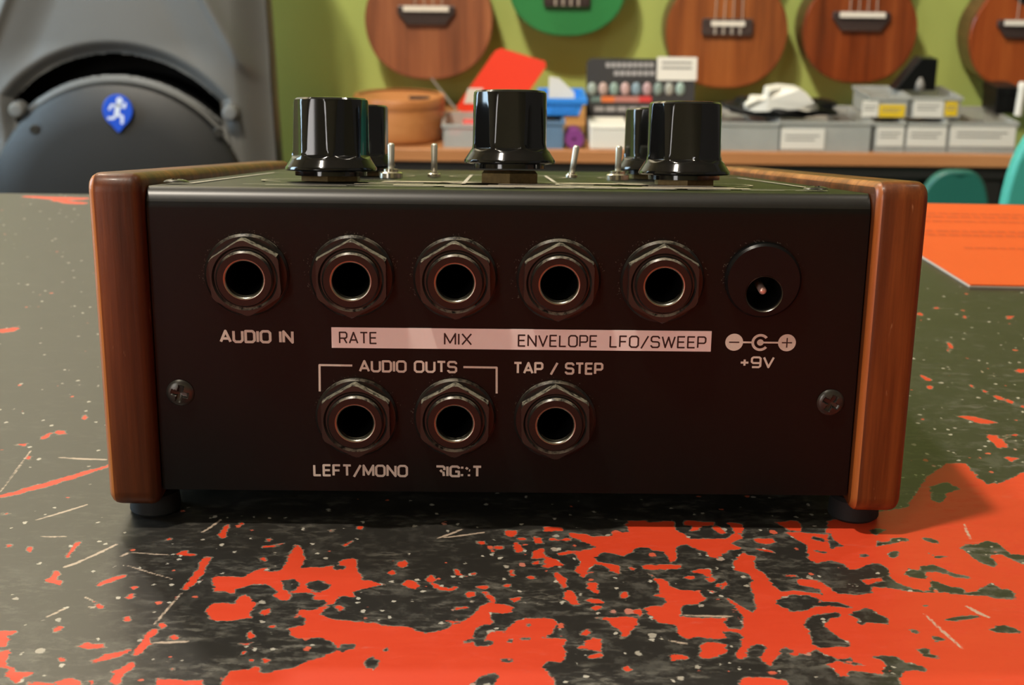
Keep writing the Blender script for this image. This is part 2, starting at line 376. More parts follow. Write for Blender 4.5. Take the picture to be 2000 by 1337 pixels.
# full red field on the right
R('E', [(520, 70), (740, 30), (1000, -20), (1300, -60), (1700, -120), (2040, -130), (2300, -130), (2300, 1500), (330, 1500), (300, 1000), (200, 600), (250, 580), (500, 620), (430, 500), (330, 450), (200, 440), (330, 360), (380, 250), (200, 150), (300, 150), (520, 170)])
K('E',
  [(-20, 260), (200, 190), (300, 240), (360, 260), (380, 350), (430, 385), (550, 360), (650, 390), (700, 430), (750, 430), (850, 380), (930, 385), (985, 430), (1000, 500), (1060, 530), (1120, 560), (1250, 590), (1290, 580), (1300, 500), (1360, 530), (1450, 560), (1540, 570), (1560, 600), (1640, 590), (1720, 545), (1770, 530), (1830, 575), (1890, 580), (1930, 610), (1940, 650), (1800, 650), (1700, 630), (1540, 620), (1400, 605), (1250, 605), (1100, 590), (960, 560), (860, 560), (870, 605), (740, 620), (600, 610), (540, 580), (500, 540), (430, 500), (280, 490), (200, 460), (100, 440)],
  [(130, 660), (180, 625), (260, 615), (360, 620), (440, 640), (480, 665), (600, 675), (730, 715), (690, 725), (560, 700), (430, 705), (380, 740), (290, 750), (220, 735)],
  [(340, 850), (370, 800), (430, 770), (610, 750), (630, 765), (610, 785), (540, 800), (510, 840), (520, 870), (570, 910), (620, 945), (710, 985), (690, 1010), (600, 1005), (480, 1020), (420, 1000), (400, 960), (385, 890)],
  [(680, 765), (740, 740), (820, 710), (860, 740), (980, 795), (975, 840), (900, 830), (820, 830), (780, 850), (740, 830), (760, 800)],
  [(1090, 465), (1130, 420), (1210, 440), (1225, 405), (1300, 390), (1370, 410), (1440, 445), (1600, 490), (1560, 495), (1440, 475), (1330, 445), (1260, 450), (1270, 500), (1200, 495)],
  [(1510, 270), (1560, 245), (1650, 240), (1720, 210), (1800, 230), (1850, 270), (1900, 310), (2000, 320), (2100, 330), (2100, 400), (2000, 390), (1900, 350), (1830, 320), (1740, 320), (1800, 390), (1770, 410), (1660, 370), (1580, 310)],
  [(890, 215), (990, 220), (1000, 190), (1120, 190), (1135, 215), (1050, 230), (960, 245), (890, 260)],
  [(1240, 190), (1300, 190), (1380, 230), (1340, 240), (1270, 220)], [(970, 310), (1000, 290), (1060, 290), (1050, 330), (1010, 345)],
  [(1240, 290), (1290, 300), (1330, 325), (1460, 335), (1330, 345), (1300, 320)], oval(800, 325, 35, 15), [(840, 140), (880, 120), (970, 130), (920, 160), (880, 180)],
  [(1290, 935), (1350, 925), (1410, 960), (1340, 970)], [(1120, 880), (1180, 880), (1220, 910), (1190, 920)], [(1180, 1025), (1280, 1020), (1300, 1060), (1380, 1075), (1350, 1100), (1250, 1090)],
  [(850, 1085), (930, 1070), (1040, 1085), (1110, 1130), (1180, 1140), (1290, 1170), (1260, 1200), (1180, 1190), (1110, 1195), (1060, 1250), (1110, 1340), (200, 1400), (150, 1250), (30, 1230), (120, 1130), (170, 1060), (190, 1000), (240, 1020), (330, 1060), (440, 1020), (520, 1070), (600, 1100), (700, 1090), (720, 1120), (820, 1150), (720, 1150), (600, 1120), (530, 1150), (590, 1180), (620, 1225), (680, 1230), (670, 1190), (800, 1200), (940, 1220), (960, 1150), (930, 1110)],
  [(300, 75), (500, 80), (510, 140), (440, 145), (380, 120)], [(540, 110), (560, 200), (640, 250), (540, 290), (530, 200)],
  [(1380, 810), (1500, 780), (1660, 770), (1680, 790), (1500, 820)], [(1730, 880), (1850, 845), (1990, 895), (1960, 910), (1800, 905)],
  [(380, 170), (500, 200), (490, 220), (400, 200)], [(420, 285), (520, 295), (500, 310)], oval(75, 650, 30, 14), oval(1260, 700, 30, 10))
R('E', [(290, 500), (420, 505), (490, 540), (550, 570), (540, 600), (450, 570), (310, 545)], [(780, 510), (940, 485), (945, 515), (820, 540)], [(230, 1060), (310, 1050), (300, 1075), (260, 1085)], [(200, 465), (290, 470), (300, 485), (220, 480)])
# lower left and middle field
CB = lambda pts: [(x + 1615, y) for x, y in pts]
R('B', [(190, 1420), (215, 1250), (270, 1195), (400, 1180), (450, 1155), (490, 1160), (485, 1215), (600, 1195), (740, 1165), (850, 1120), (980, 1080), (1060, 1040), (1060, 1000), (1040, 965), (960, 935), (760, 945), (720, 915), (690, 870), (830, 845), (830, 800), (775, 760), (790, 730), (860, 745), (960, 705), (1020, 710), (930, 760), (1010, 800), (1160, 820), (1350, 835), (1430, 855), (1600, 862), (1670, 890), (1740, 915), (1850, 890), (1950, 845)]
  + CB([(430, 800), (500, 745), (545, 700), (600, 680), (700, 690), (780, 710), (765, 745), (690, 755), (600, 745), (605, 800), (640, 835), (570, 845), (500, 870), (470, 940), (390, 965), (400, 985), (480, 975), (500, 1005), (600, 1005), (630, 985), (590, 960), (570, 965), (590, 900), (690, 890), (720, 910), (750, 850), (800, 810), (880, 790), (1000, 795), (1080, 810), (1110, 840), (1080, 890), (1060, 915), (990, 935), (1060, 945), (1180, 955), (1150, 1000), (1170, 1060), (1170, 1100), (1130, 1120), (1030, 1120), (980, 1160), (1050, 1210), (1090, 1270), (1070, 1420)]))
K('B', oval(1330, 1128, 62, 48, 14), oval(1440, 1032, 18, 14), oval(1135, 1015, 70, 25, tilt=-0.2))
K('C', oval(730, 1112, 45, 15), oval(860, 950, 50, 12), oval(895, 845, 25, 12), oval(755, 968, 18, 10), [(430, 1310), (540, 1230), (640, 1195), (680, 1225), (620, 1310)])
R('B', [(135, 510), (160, 475), (240, 485), (370, 490), (430, 455), (500, 420), (560, 415), (520, 440), (640, 445), (690, 370), (705, 330), (740, 290), (760, 245), (800, 260), (825, 320), (815, 380), (800, 425), (850, 410), (960, 412), (1030, 400), (1040, 430), (1130, 435), (1140, 405), (1080, 395), (1090, 370), (1190, 345), (1215, 360), (1225, 450), (1260, 505), (1330, 512), (1420, 545), (1330, 560), (1250, 575), (1190, 600), (1210, 645), (1120, 625), (1060, 645), (1050, 690), (990, 695), (980, 655), (890, 655), (900, 625), (840, 600), (700, 600), (715, 635), (690, 665), (610, 645), (590, 625), (615, 600), (600, 570), (540, 540), (440, 540), (310, 580), (290, 610), (240, 595), (150, 590)])
K('B', [(655, 510), (740, 502), (790, 530), (780, 580), (710, 600), (660, 575)], [(840, 530), (930, 510), (1030, 545), (1025, 575), (940, 600), (880, 595), (845, 570)])
R('B', [(80, 745), (130, 690), (200, 680), (300, 685), (330, 650), (370, 615), (410, 635), (430, 670), (505, 680), (450, 700), (420, 740), (430, 795), (350, 795), (260, 820), (180, 815), (120, 800)],
  [(480, 755), (560, 725), (550, 770), (520, 780)], oval(518, 352, 26, 12), oval(352, 87, 14, 6), oval(555, 205, 25, 10), line((510, 258), (665, 237), 18, 6), [(1115, 245), (1190, 208), (1175, 230), (1130, 255)],
  [(1215, 105), (1265, 105), (1255, 130), (1215, 125)], oval(1030, 140, 18, 10), [(1500, 390), (1580, 362), (1595, 390), (1560, 410)], oval(1487, 452, 20, 18), [(1570, 540), (1590, 505), (1640, 515), (1695, 545), (1655, 580), (1600, 560)],
  [(1740, 510), (1770, 475), (1810, 490), (1800, 520), (1850, 560), (1920, 575), (1985, 545), (1940, 590), (1900, 595), (1800, 575), (1770, 540)], [(395, 900), (430, 885), (440, 940), (410, 950)], [(340, 985), (430, 975), (400, 992)],
  [(330, 1080), (380, 1045), (370, 1070)], oval(530, 1110, 28, 22), oval(430, 1110, 18, 15), oval(585, 860, 28, 9), [(1055, 700), (1090, 700), (1140, 740), (1080, 745), (1055, 725)])
R('A', [(-60, 890), (115, 890), (115, 912), (45, 925), (65, 965), (45, 1005), (-60, 1010)], [(-60, 1045), (65, 1030), (70, 1055), (45, 1100), (50, 1150), (110, 1165), (115, 1195), (240, 1205), (225, 1225), (165, 1230), (155, 1270), (120, 1285), (50, 1235), (60, 1170), (-60, 1165)],
  [(420, 1340), (430, 1270), (510, 1245), (545, 1240), (605, 1275), (610, 1340)], [(215, 1280), (300, 1285), (400, 1285), (400, 1320), (220, 1320)], [(650, 1265), (700, 1255), (720, 1275), (690, 1290)],
  [(1160, 1360), (1180, 1248), (1260, 1255), (1400, 1262), (1525, 1260), (1525, 1360)], [(835, 1195), (900, 1185), (965, 1130), (1015, 1130), (1015, 1160), (920, 1230), (905, 1290), (850, 1290), (835, 1255), (860, 1220)],
  [(1005, 1075), (1010, 1030), (1075, 970), (1070, 935), (1150, 875), (1190, 885), (1185, 905), (1120, 950), (1140, 985), (1060, 1060)], [(690, 1110), (790, 1070), (1000, 1018), (980, 1045), (880, 1085), (770, 1115), (710, 1130)],
  [(575, 1005), (650, 975), (700, 990), (780, 985), (800, 1015), (720, 1025), (610, 1018)], [(1265, 935), (1310, 918), (1350, 935), (1320, 955), (1270, 950)],
  [(1370, 575), (1375, 545), (1410, 535), (1440, 480), (1495, 420), (1510, 360), (1545, 335), (1590, 340), (1535, 430), (1520, 470), (1455, 545), (1395, 585)], [(1650, 185), (1650, 155), (1680, 105), (1710, 95), (1710, 140), (1690, 185), (1665, 195)],
  [(1300, 315), (1375, 292), (1410, 285), (1400, 305), (1470, 318), (1440, 328)], [(330, 515), (395, 475), (410, 440), (435, 440), (440, 465), (415, 490), (475, 525), (465, 550), (420, 540), (370, 525)],
  [(720, 545), (760, 520), (850, 485), (950, 468), (940, 485), (830, 525), (745, 555)], [(500, 320), (570, 225), (605, 220), (560, 290), (510, 335)], [(690, 665), (730, 670), (785, 720), (750, 725)],
  oval(70, 250, 25, 15), oval(220, 280, 20, 20), oval(1010, 568, 20, 12), oval(978, 633, 30, 18, tilt=-0.3), oval(958, 803, 22, 22), oval(470, 1108, 25, 20), oval(435, 875, 25, 15, tilt=-0.5), oval(1295, 1175, 20, 10), oval(1280, 1115, 15, 12), oval(1265, 198, 20, 8), oval(1220, 850, 16, 16), oval(40, 10, 30, 8))
# upper middle band and the big branch
R('D', [(-185, 150), (0, 180), (130, 175), (140, 150), (270, 150), (240, 100), (260, 65), (380, 60), (420, 75), (600, 65), (610, 130), (680, 170), (720, 205), (830, 195), (990, 195), (1060, 150), (1100, 170), (1120, 185), (1030, 240), (1110, 270), (1020, 285), (970, 310), (935, 345), (885, 340), (840, 300), (790, 280), (740, 270), (700, 240), (640, 250), (610, 290), (615, 350), (580, 375), (560, 320), (500, 290), (440, 280), (400, 260), (340, 265), (280, 295), (230, 325), (130, 300), (60, 300), (0, 340), (30, 370), (190, 400), (190, 460), (130, 440), (80, 400), (10, 390), (-50, 440), (-80, 490), (-140, 440), (-110, 390), (-120, 330), (-140, 300), (-250, 325), (-270, 310), (-200, 290), (-70, 285), (20, 260), (-70, 220), (-180, 180)],
  [(360, 400), (420, 390), (540, 395), (650, 395), (660, 420), (540, 425), (420, 435), (380, 425)],
  [(405, 455), (470, 490), (540, 510), (560, 545), (640, 580), (720, 585), (780, 600), (850, 650), (790, 680), (750, 695), (680, 690), (655, 710), (650, 780), (720, 790), (950, 795), (1000, 790), (960, 830), (1010, 870), (1100, 885), (1125, 860), (1110, 760), (1060, 700), (980, 645), (1010, 640), (1070, 680), (1130, 720), (1190, 755), (1215, 730), (1210, 640), (1180, 590), (1190, 510), (1160, 460), (1050, 430), (1050, 370), (1100, 320), (1130, 290), (1150, 320), (1210, 330), (1200, 370), (1220, 420), (1290, 480), (1340, 540), (1400, 595), (1490, 600), (1440, 630), (1370, 660), (1360, 680), (1430, 720), (1480, 750), (1560, 755), (1640, 740), (1660, 715), (1750, 700), (1830, 720), (1790, 745), (1690, 760), (1600, 790), (1570, 850), (1610, 900), (1630, 960), (1650, 1030), (1590, 1055), (1530, 1050), (1440, 1010), (1390, 1010), (1400, 1060), (1350, 1110), (1320, 1155), (1260, 1110), (1250, 1085), (1290, 1040), (1290, 1000), (1210, 990), (1140, 1030), (1140, 1090), (1080, 1110), (1060, 1070), (1110, 1000), (1120, 930), (1060, 900), (970, 895), (990, 940), (900, 955), (790, 935), (700, 950), (650, 920), (620, 860), (600, 840), (480, 825), (430, 780), (385, 730), (430, 705), (520, 705), (545, 680), (530, 645), (450, 625), (500, 605), (490, 545), (460, 510)],
  [(780, 1080), (820, 1040), (790, 1005), (820, 980), (900, 970), (990, 990), (1000, 1040), (930, 1085), (860, 1095)], [(570, 1080), (620, 1060), (690, 1080), (690, 1095), (590, 1110)], [(210, 1165), (250, 1155), (285, 1185), (250, 1200)],
  [(1085, 1340), (1110, 1255), (1160, 1235), (1330, 1245), (1440, 1265), (1490, 1340)], [(20, 795), (150, 790), (230, 780), (330, 800), (335, 840), (280, 885), (240, 940), (200, 950), (215, 900), (140, 850), (100, 810)],
  [(290, 740), (340, 730), (370, 755), (350, 775), (295, 760)], [(200, 610), (240, 595), (260, 630), (235, 660), (195, 645)], [(270, 410), (310, 420), (305, 440), (280, 430)],
  [(740, 445), (800, 425), (870, 430), (885, 460), (860, 480), (820, 460)], oval(880, 505, 35, 18), oval(715, 490, 35, 12), [(960, 540), (990, 520), (1000, 540), (960, 580)], oval(930, 545, 18, 14), [(840, 575), (910, 595), (890, 605)],
  [(990, 80), (1030, 75), (1110, 90), (1120, 150), (1060, 160), (1040, 110)], [(890, 100), (930, 100), (1000, 155), (960, 165), (900, 130)], [(680, 60), (910, 75), (900, 95), (800, 100), (780, 140), (720, 140), (740, 100), (680, 90)],
  [(1370, 75), (1520, 65), (1560, 110), (1560, 150), (1450, 130)], [(1210, 200), (1350, 195), (1360, 225), (1290, 240), (1220, 225)], [(1200, 270), (1300, 275), (1350, 300), (1240, 288)])
R('C', [(720, 140), (800, 140), (800, 175), (750, 185), (720, 165)], [(920, 180), (990, 195), (1000, 230), (950, 235)], [(770, 250), (800, 225), (860, 275), (860, 300), (800, 295)],
  [(925, 285), (1000, 275), (1030, 330), (1130, 365), (1150, 400), (1080, 400), (1040, 420), (1000, 410), (1030, 385), (1000, 345), (925, 345)], [(915, 380), (965, 365), (975, 385), (930, 395)], [(1010, 110), (1140, 115), (1160, 140), (1020, 140)],
  [(1075, 450), (1110, 450), (1175, 500), (1180, 560), (1150, 570), (1120, 530)], [(1170, 600), (1195, 590), (1245, 610), (1265, 690), (1230, 695), (1160, 650)], [(1320, 525), (1420, 520), (1400, 560), (1420, 600), (1390, 615), (1345, 570)],
  [(1320, 655), (1370, 645), (1440, 655), (1450, 680), (1390, 685)], oval(1405, 718, 32, 14), oval(915, 487, 35, 12), oval(735, 550, 28, 12), [(740, 435), (790, 432), (775, 460), (800, 480), (770, 480)], [(755, 650), (835, 635), (840, 655), (780, 675)],
  [(415, 615), (440, 600), (490, 600), (485, 625), (440, 640)], [(535, 600), (575, 595), (640, 640), (650, 680), (620, 680), (590, 650)], [(340, 715), (440, 708), (430, 722), (350, 730)], [(270, 815), (410, 815), (330, 835)],
  [(330, 425), (360, 425), (390, 470), (420, 480), (370, 480)], oval(480, 460, 20, 10), [(510, 555), (590, 545), (570, 575), (540, 575)], [(1255, 1020), (1320, 990), (1330, 950), (1380, 940), (1440, 955), (1445, 1050), (1380, 1035)],
  [(1280, 910), (1330, 880), (1370, 900), (1350, 930), (1290, 925)], [(1340, 1080), (1380, 1070), (1440, 1065), (1435, 1085), (1350, 1100)], [(500, 215), (560, 215), (590, 240), (540, 250)], oval(670, 262, 40, 12), [(590, 270), (640, 285), (625, 300)],
  oval(845, 200, 40, 12), oval(1180, 205, 35, 12), oval(1080, 205, 30, 10))
# marks further back
R(None, [(1760, 1010), (1790, 960), (1810, 930), (1850, 905), (1885, 905), (1905, 925), (1950, 945), (1990, 925), (2060, 905), (2060, 1030), (1760, 1030)])
K(None, [(1815, 950), (1850, 940), (1875, 955), (1850, 965), (1835, 985), (1820, 975)], [(1905, 930), (1950, 920), (1965, 935), (1930, 945)])
R(None, line((1890, 750), (2010, 798), 6), [(1865, 811), (1899, 812), (1953, 826), (1922, 829)], oval(1855, 677, 6, 12), line((1976, 721), (2010, 724), 7), oval(1883, 620, 6, 4), oval(1971, 619, 10, 4), oval(1795, 613, 7, 4), line((1813, 600), (1848, 599), 4), line((1798, 733), (1818, 742), 6),
  oval(1816, 756, 6, 4), [(1922, 848), (1945, 848), (1969, 871), (1950, 876)], [(1948, 888), (1988, 895), (1978, 902)], oval(1978, 850, 10, 4), line((-40, 980), (213, 909), 9), line((78, 857), (98, 846), 6), oval(118, 844, 12, 4), oval(165, 815, 5, 4), oval(42, 868, 10, 3), oval(55, 894, 7, 4), line((-10, 646), (37, 640), 9),
  line((40, 383), (175, 388), 6), line((95, 391), (175, 397), 5))
SCRATCH = []  # pale scratches
for c, a, b, w in (('A', (480, 412), (620, 360), 14), ('A', (620, 360), (880, 238), 11), ('A', (1145, 978), (1420, 968), 12), ('A', (905, 332), (960, 305), 10), ('A', (1520, 150), (1660, 55), 9), ('A', (310, 182), (500, 182), 7),
                   ('A', (350, 785), (490, 720), 8), ('A', (960, 400), (1290, 500), 6), ('A', (980, 300), (1280, 320), 5), ('A', (1370, 600), (1160, 840), 7), ('A', (640, 635), (700, 665), 10), ('A', (660, 710), (715, 712), 10),
                   ('C', (210, 195), (400, 125), 9), ('C', (260, 190), (560, 150), 6), ('E', (1250, 760), (1540, 1025), 13), ('E', (1560, 700), (1740, 790), 16), ('E', (1340, 850), (1440, 930), 12), ('E', (1550, 90), (1600, 200), 14), ('D', (640, 770), (1040, 780), 10), ('D', (560, 960), (700, 985), 9),
                   (None, (115, 893), (209, 897), 2.5), (None, (70, 1015), (170, 985), 2), (None, (1905, 720), (1945, 735), 2), (None, (0, 960), (60, 880), 1.5)):
    if c: SCRATCH.append(tp(line(a, b, w), c))
    else: SCRATCH.append(tp(line(a, b, w)))

def sdf_into(field, X, Y, poly, sign, margin):
    lo = poly.min(0) - margin; hi = poly.max(0) + margin
    ix = np.where((X >= lo[0]) & (X <= hi[0]))[0]; iy = np.where((Y >= lo[1]) & (Y <= hi[1]))[0]
    if len(ix) == 0 or len(iy) == 0: return
    gx, gy = np.meshgrid(X[ix], Y[iy]); d = np.full(gx.shape, 1e9); ins = np.zeros(gx.shape, bool); n = len(poly)
    for k in range(n):
        ax, ay = poly[k]; bx, by = poly[(k + 1) % n]; ex, ey = bx - ax, by - ay
        t = np.clip(((gx - ax) * ex + (gy - ay) * ey) / max(ex * ex + ey * ey, 1e-9), 0, 1)
        d = np.minimum(d, (gx - ax - t * ex) ** 2 + (gy - ay - t * ey) ** 2)
        cond = ((ay > gy) != (by > gy))
        with np.errstate(divide='ignore', invalid='ignore'):
            xi = ax + (gy - ay) * ex / (ey if abs(ey) > 1e-12 else 1e-12)
        ins ^= cond & (gx < xi)
    sd = np.where(ins, 1, -1) * np.sqrt(d)
    sub = field[np.ix_(iy, ix)]
    field[np.ix_(iy, ix)] = np.maximum(sub, sd) if sign > 0 else np.minimum(sub, -sd)
TX0, TX1, TY0, TY1 = -850.0, 850.0, -420.0, 303.0
gx = np.unique(np.round(np.concatenate([np.linspace(TX0, -220, 12), np.arange(-220, -105, 2.5), np.arange(-105, 108, 0.5), np.arange(108, 222, 2.0), np.linspace(222, TX1, 12)]), 3))
gy = np.unique(np.round(np.concatenate([np.linspace(TY0, -75, 8), np.arange(-75, 45, 0.5), np.arange(45, 130, 1.2), np.arange(130, TY1, 2.5), [TY1]]), 3))
wear = np.full((len(gy), len(gx)), -3.0); scr = np.full((len(gy), len(gx)), -3.0)
for sgn, p in WEAR: sdf_into(wear, gx, gy, p, sgn, 3.0)
for p in SCRATCH: sdf_into(scr, gx, gy, p, 1, 2.0)
wear = np.clip(wear, -3, 3); scr = np.clip(scr, -3, 3)
GX, GY = np.meshgrid(gx, gy)
# how far a point lies in the well worn corner (density of bare flecks)
dens = 1 / (1 + np.exp(-((GX - 5) * 0.02 - (GY - 5) * 0.035)))
outside = ((GY < -66) | (np.abs(GX) > 230)).astype(float)
nx, ny = len(gx), len(gy)
tv = np.stack([GX.ravel(), GY.ravel(), np.zeros(nx * ny)], 1) * 0.001
ii = np.arange(nx * ny).reshape(ny, nx)
tf = np.stack([ii[:-1, :-1].ravel(), ii[:-1, 1:].ravel(), ii[1:, 1:].ravel(), ii[1:, :-1].ravel()], 1)
# slab sides and underside
peri = np.concatenate([ii[0, :], ii[1:, -1], ii[-1, -2::-1], ii[-2:0:-1, 0]])
low = tv[peri].copy(); low[:, 2] = -0.032; base = len(tv)
tv2 = np.concatenate([tv, low]); np_ = len(peri); faces = tf.tolist()
for k in range(np_):
    faces.append((int(peri[k]), base + k, base + (k + 1) % np_, int(peri[(k + 1) % np_])))
faces.append([base + k for k in range(np_)][::-1])
tme = bpy.data.meshes.new('tabletop'); tme.from_pydata(tv2.tolist(), [], faces)
def pad(a): return np.concatenate([a.ravel(), a.ravel()[peri]]).astype(np.float32)
for nm, arr in (('wear', wear), ('scratch', scr), ('dens', dens), ('outside', outside)):
    at = tme.attributes.new(nm, 'FLOAT', 'POINT'); at.data.foreach_set('value', pad(arr))
M = NT('chipped_black_over_red_paint')
def attr(nm):
    nd = M.n('ShaderNodeAttribute'); nd.attribute_name = nm; return nd.outputs['Fac']
pos = M.coord()
posS = M.coord((0.7, 1.25, 1)); posL = M.coord((0.55, 1.15, 1), (0, 0, 0.15))
nA = M.math('SUBTRACT', M.noise(posS, 900, 5, 0.65), 0.5); nB = M.math('SUBTRACT', M.noise(posS, 260, 4, 0.6), 0.5); nC = M.math('SUBTRACT', M.noise(pos, 45, 4, 0.6), 0.5)
far = M.math('MULTIPLY', M.math('ADD', nC, M.math('MULTIPLY', M.math('SUBTRACT', attr('dens'), 0.5), 0.30)), 22.0)
wmix = M.n('ShaderNodeMix', data_type='FLOAT'); M.l(attr('outside'), wmix.inputs[0]); M.l(attr('wear'), wmix.inputs[2]); M.l(far, wmix.inputs[3])
w = M.math('ADD', M.math('ADD', wmix.outputs[0], M.math('MULTIPLY', nA, 1.7)), M.math('MULTIPLY', nB, 1.6))
red = M.sstep(w, -0.06, 0.06)
edge = M.math('MULTIPLY', M.sstep(w, -0.40, -0.05), M.sstep(M.noise(posS, 600, 3), 0.36, 0.52))
# small flecks
vor = M.n('ShaderNodeTexVoronoi'); M.l(M.coord((1.0, 0.85, 1)), vor.inputs['Vector']); vor.inputs['Scale'].default_value = 330
fl_size = M.math('MULTIPLY', M.math('SUBTRACT', M.noise(pos, 70, 4, 0.7), M.math('SUBTRACT', 0.605, M.math('MULTIPLY', attr('dens'), 0.16))), 1.1)
cellr = M.n('ShaderNodeSeparateColor'); M.l(vor.outputs['Color'], cellr.inputs[0])
fl = M.sstep(M.math('SUBTRACT', M.math('ADD', fl_size, M.math('MULTIPLY', nA, 0.5)), M.math('ADD', vor.outputs['Distance'], M.math('MULTIPLY', cellr.outputs[0], 0.5))), -0.26, -0.18)
# greyish scuffing of the black paint, drawn out sideways
sc1 = M.noise(posL, 420, 5, 0.7); sc2 = M.noise(M.coord((0.5, 1.1, 1)), 120, 4, 0.6)
scuff = M.math('MULTIPLY', M.sstep(sc1, 0.46, 0.68), M.math('MULTIPLY', M.sstep(sc2, 0.40, 0.62), M.math('ADD', 0.16, M.math('MULTIPLY', attr('dens'), 0.80))))
bk = M.mix(scuff, srgb(42, 40, 37), srgb(120, 116, 106))
bk = M.mix(M.math('MULTIPLY', M.sstep(M.noise(M.coord((0.9, 0.8, 1)), 150, 5, 0.7), 0.50, 0.66), M.math('MULTIPLY', attr('dens'), 0.75)), bk, srgb(86, 84, 78))
bk = M.mix(edge, bk, srgb(128, 118, 104))
flc = M.mix(M.sstep(cellr.outputs[1], 0.35, 0.55), srgb(165, 158, 145), srgb(205, 92, 66))
bk = M.mix(fl, bk, flc)
v2 = M.n('ShaderNodeTexVoronoi'); M.l(M.coord((1.05, 0.8, 1), (0, 0, 0.1)), v2.inputs['Vector']); v2.inputs['Scale'].default_value = 620
c2_ = M.n('ShaderNodeSeparateColor'); M.l(v2.outputs['Color'], c2_.inputs[0])
th2 = M.math('SUBTRACT', 0.955, M.math('MULTIPLY', attr('dens'), 0.10))
fl2 = M.math('MULTIPLY', M.math('GREATER_THAN', c2_.outputs[0], th2), M.sstep(M.math('ADD', v2.outputs['Distance'], M.math('MULTIPLY', nA, 1.3)), 0.30, 0.16))
bk = M.mix(M.math('MULTIPLY', fl2, 0.85), bk, srgb(196, 190, 176))
redc = M.mix(M.noise(M.coord((0.3, 1.2, 1), (0, 0, -0.25)), 160, 4, 0.65), srgb(204, 56, 24), srgb(216, 70, 36))
redc = M.mix(M.math('MULTIPLY', M.sstep(M.noise(M.coord((0.35, 1.3, 1), (0, 0, -0.4)), 210, 5, 0.75), 0.60, 0.78), 0.55), redc, srgb(205, 110, 95))
col = M.mix(red, bk, redc)
sk = M.math('MULTIPLY', M.sstep(M.math('ADD', attr('scratch'), M.math('MULTIPLY', nA, 0.8)), -0.28, 0.05), 0.85)
col = M.mix(sk, col, srgb(196, 176, 156))
M.l(col, M.b.inputs['Base Color'])
rr = M.math('ADD', 0.36, M.math('MULTIPLY', red, 0.14)); M.l(M.math('ADD', rr, M.math('MULTIPLY', scuff, 0.2)), M.b.inputs['Roughness'])
M.bump(M.math('SUBTRACT', 1.0, M.math('MAXIMUM', red, fl)), 0.5, 0.00012)
table = empty('table', (0, -60, FLOOR))
tag(table, 'work table with chipped black paint over red under the wooden-sided pedal', 'table')
to = bpy.data.objects.new('tabletop', tme); C.objects.link(to); tme.materials.append(M.m)
def adopt(o, parent):
    o.parent = parent; o.matrix_parent_inverse = parent.matrix_basis.inverted() if False else Matrix.Translation(-Vector(parent.location))
    return o
adopt(to, table)
MAT['black_wood'] = plain('black_painted_wood', (0.016, 0.015, 0.014), 0.4, 0, 0.3, 40)
for sx in (-790, 790):
    for sy in (-380, 250):
        adopt(obj('leg', B(sx - 30, sx + 30, sy - 30, sy + 30, FLOOR, -32), MAT['black_wood'], bevel=3), table)

# ================================================================== the effects pedal
PW = 65.5; ZB, ZT = 7.5, 66.6; LEN = 192.0; SL = math.tan(math.radians(10.07))
pedal = empty('effects_pedal', (0, 90, 0))
tag(pedal, 'black metal effects pedal with wooden sides and jack sockets, on the worn table', 'effects pedal')
def P(o): return adopt(o, pedal)
def sub(o, par):
    o.parent = par; return o
def top_z(y): return ZT - y * SL
# chassis: closed sheet metal body, bent at the upper rear edge
prof = [(0.0, ZB)]
rb = 3.6; a_end = math.radians(90 - 10.07)
cy_ = rb; cz_ = ZT - rb * (1 / math.cos(math.radians(10.07))) - rb * SL
for k in range(9):
    a = a_end * k / 8; prof.append((cy_ - rb * math.cos(a), cz_ + rb * math.sin(a)))
prof += [(LEN - 4, top_z(LEN - 4)), (LEN - 2, ZB)]
chas = prism(prof, lambda y, z: (-PW, y, z), lambda y, z: (PW, y, z))
ch = obj('chassis', chas, MAT['black_coat'], auto=32)
HOLES = [(476.5, 546), (684.5, 549), (888.5, 552.5), (1092.5, 556), (1297.5, 559.5), (693.5, 826.5), (887.6, 827), (1085, 831)]
NOSE = 3.6
jc = [at_y(x, y, -NOSE) for x, y in HOLES]
dcp = at_y(1491, 548, -0.8); dch = at_y(1492.5, 574, -1.4)
cut = bmesh.new()
for p in jc: lathe([(4.9, -5), (4.9, 26)], (p[0], 0, p[2]), (0, 1, 0), 40, cut)
lathe([(4.6, -5), (4.6, 26)], (dch[0], 0, dch[2]), (0, 1, 0), 40, cut)
scw = [at_y(351, 768, -0.5), at_y(1623, 787, -0.5)]
co = obj('cutter', cut)
md = ch.modifiers.new('holes', 'BOOLEAN'); md.operation = 'DIFFERENCE'; md.object = co; md.solver = 'EXACT'
dg = bpy.context.evaluated_depsgraph_get(); me2 = bpy.data.meshes.new_from_object(ch.evaluated_get(dg))
ch.modifiers.clear(); old = ch.data; ch.data = me2; bpy.data.meshes.remove(old); bpy.data.objects.remove(co)
for p_ in ch.data.polygons: p_.use_smooth = True
ch.data.set_sharp_from_angle(angle=math.radians(32))
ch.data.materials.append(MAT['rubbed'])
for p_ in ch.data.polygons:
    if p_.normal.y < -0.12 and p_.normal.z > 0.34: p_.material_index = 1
P(ch)
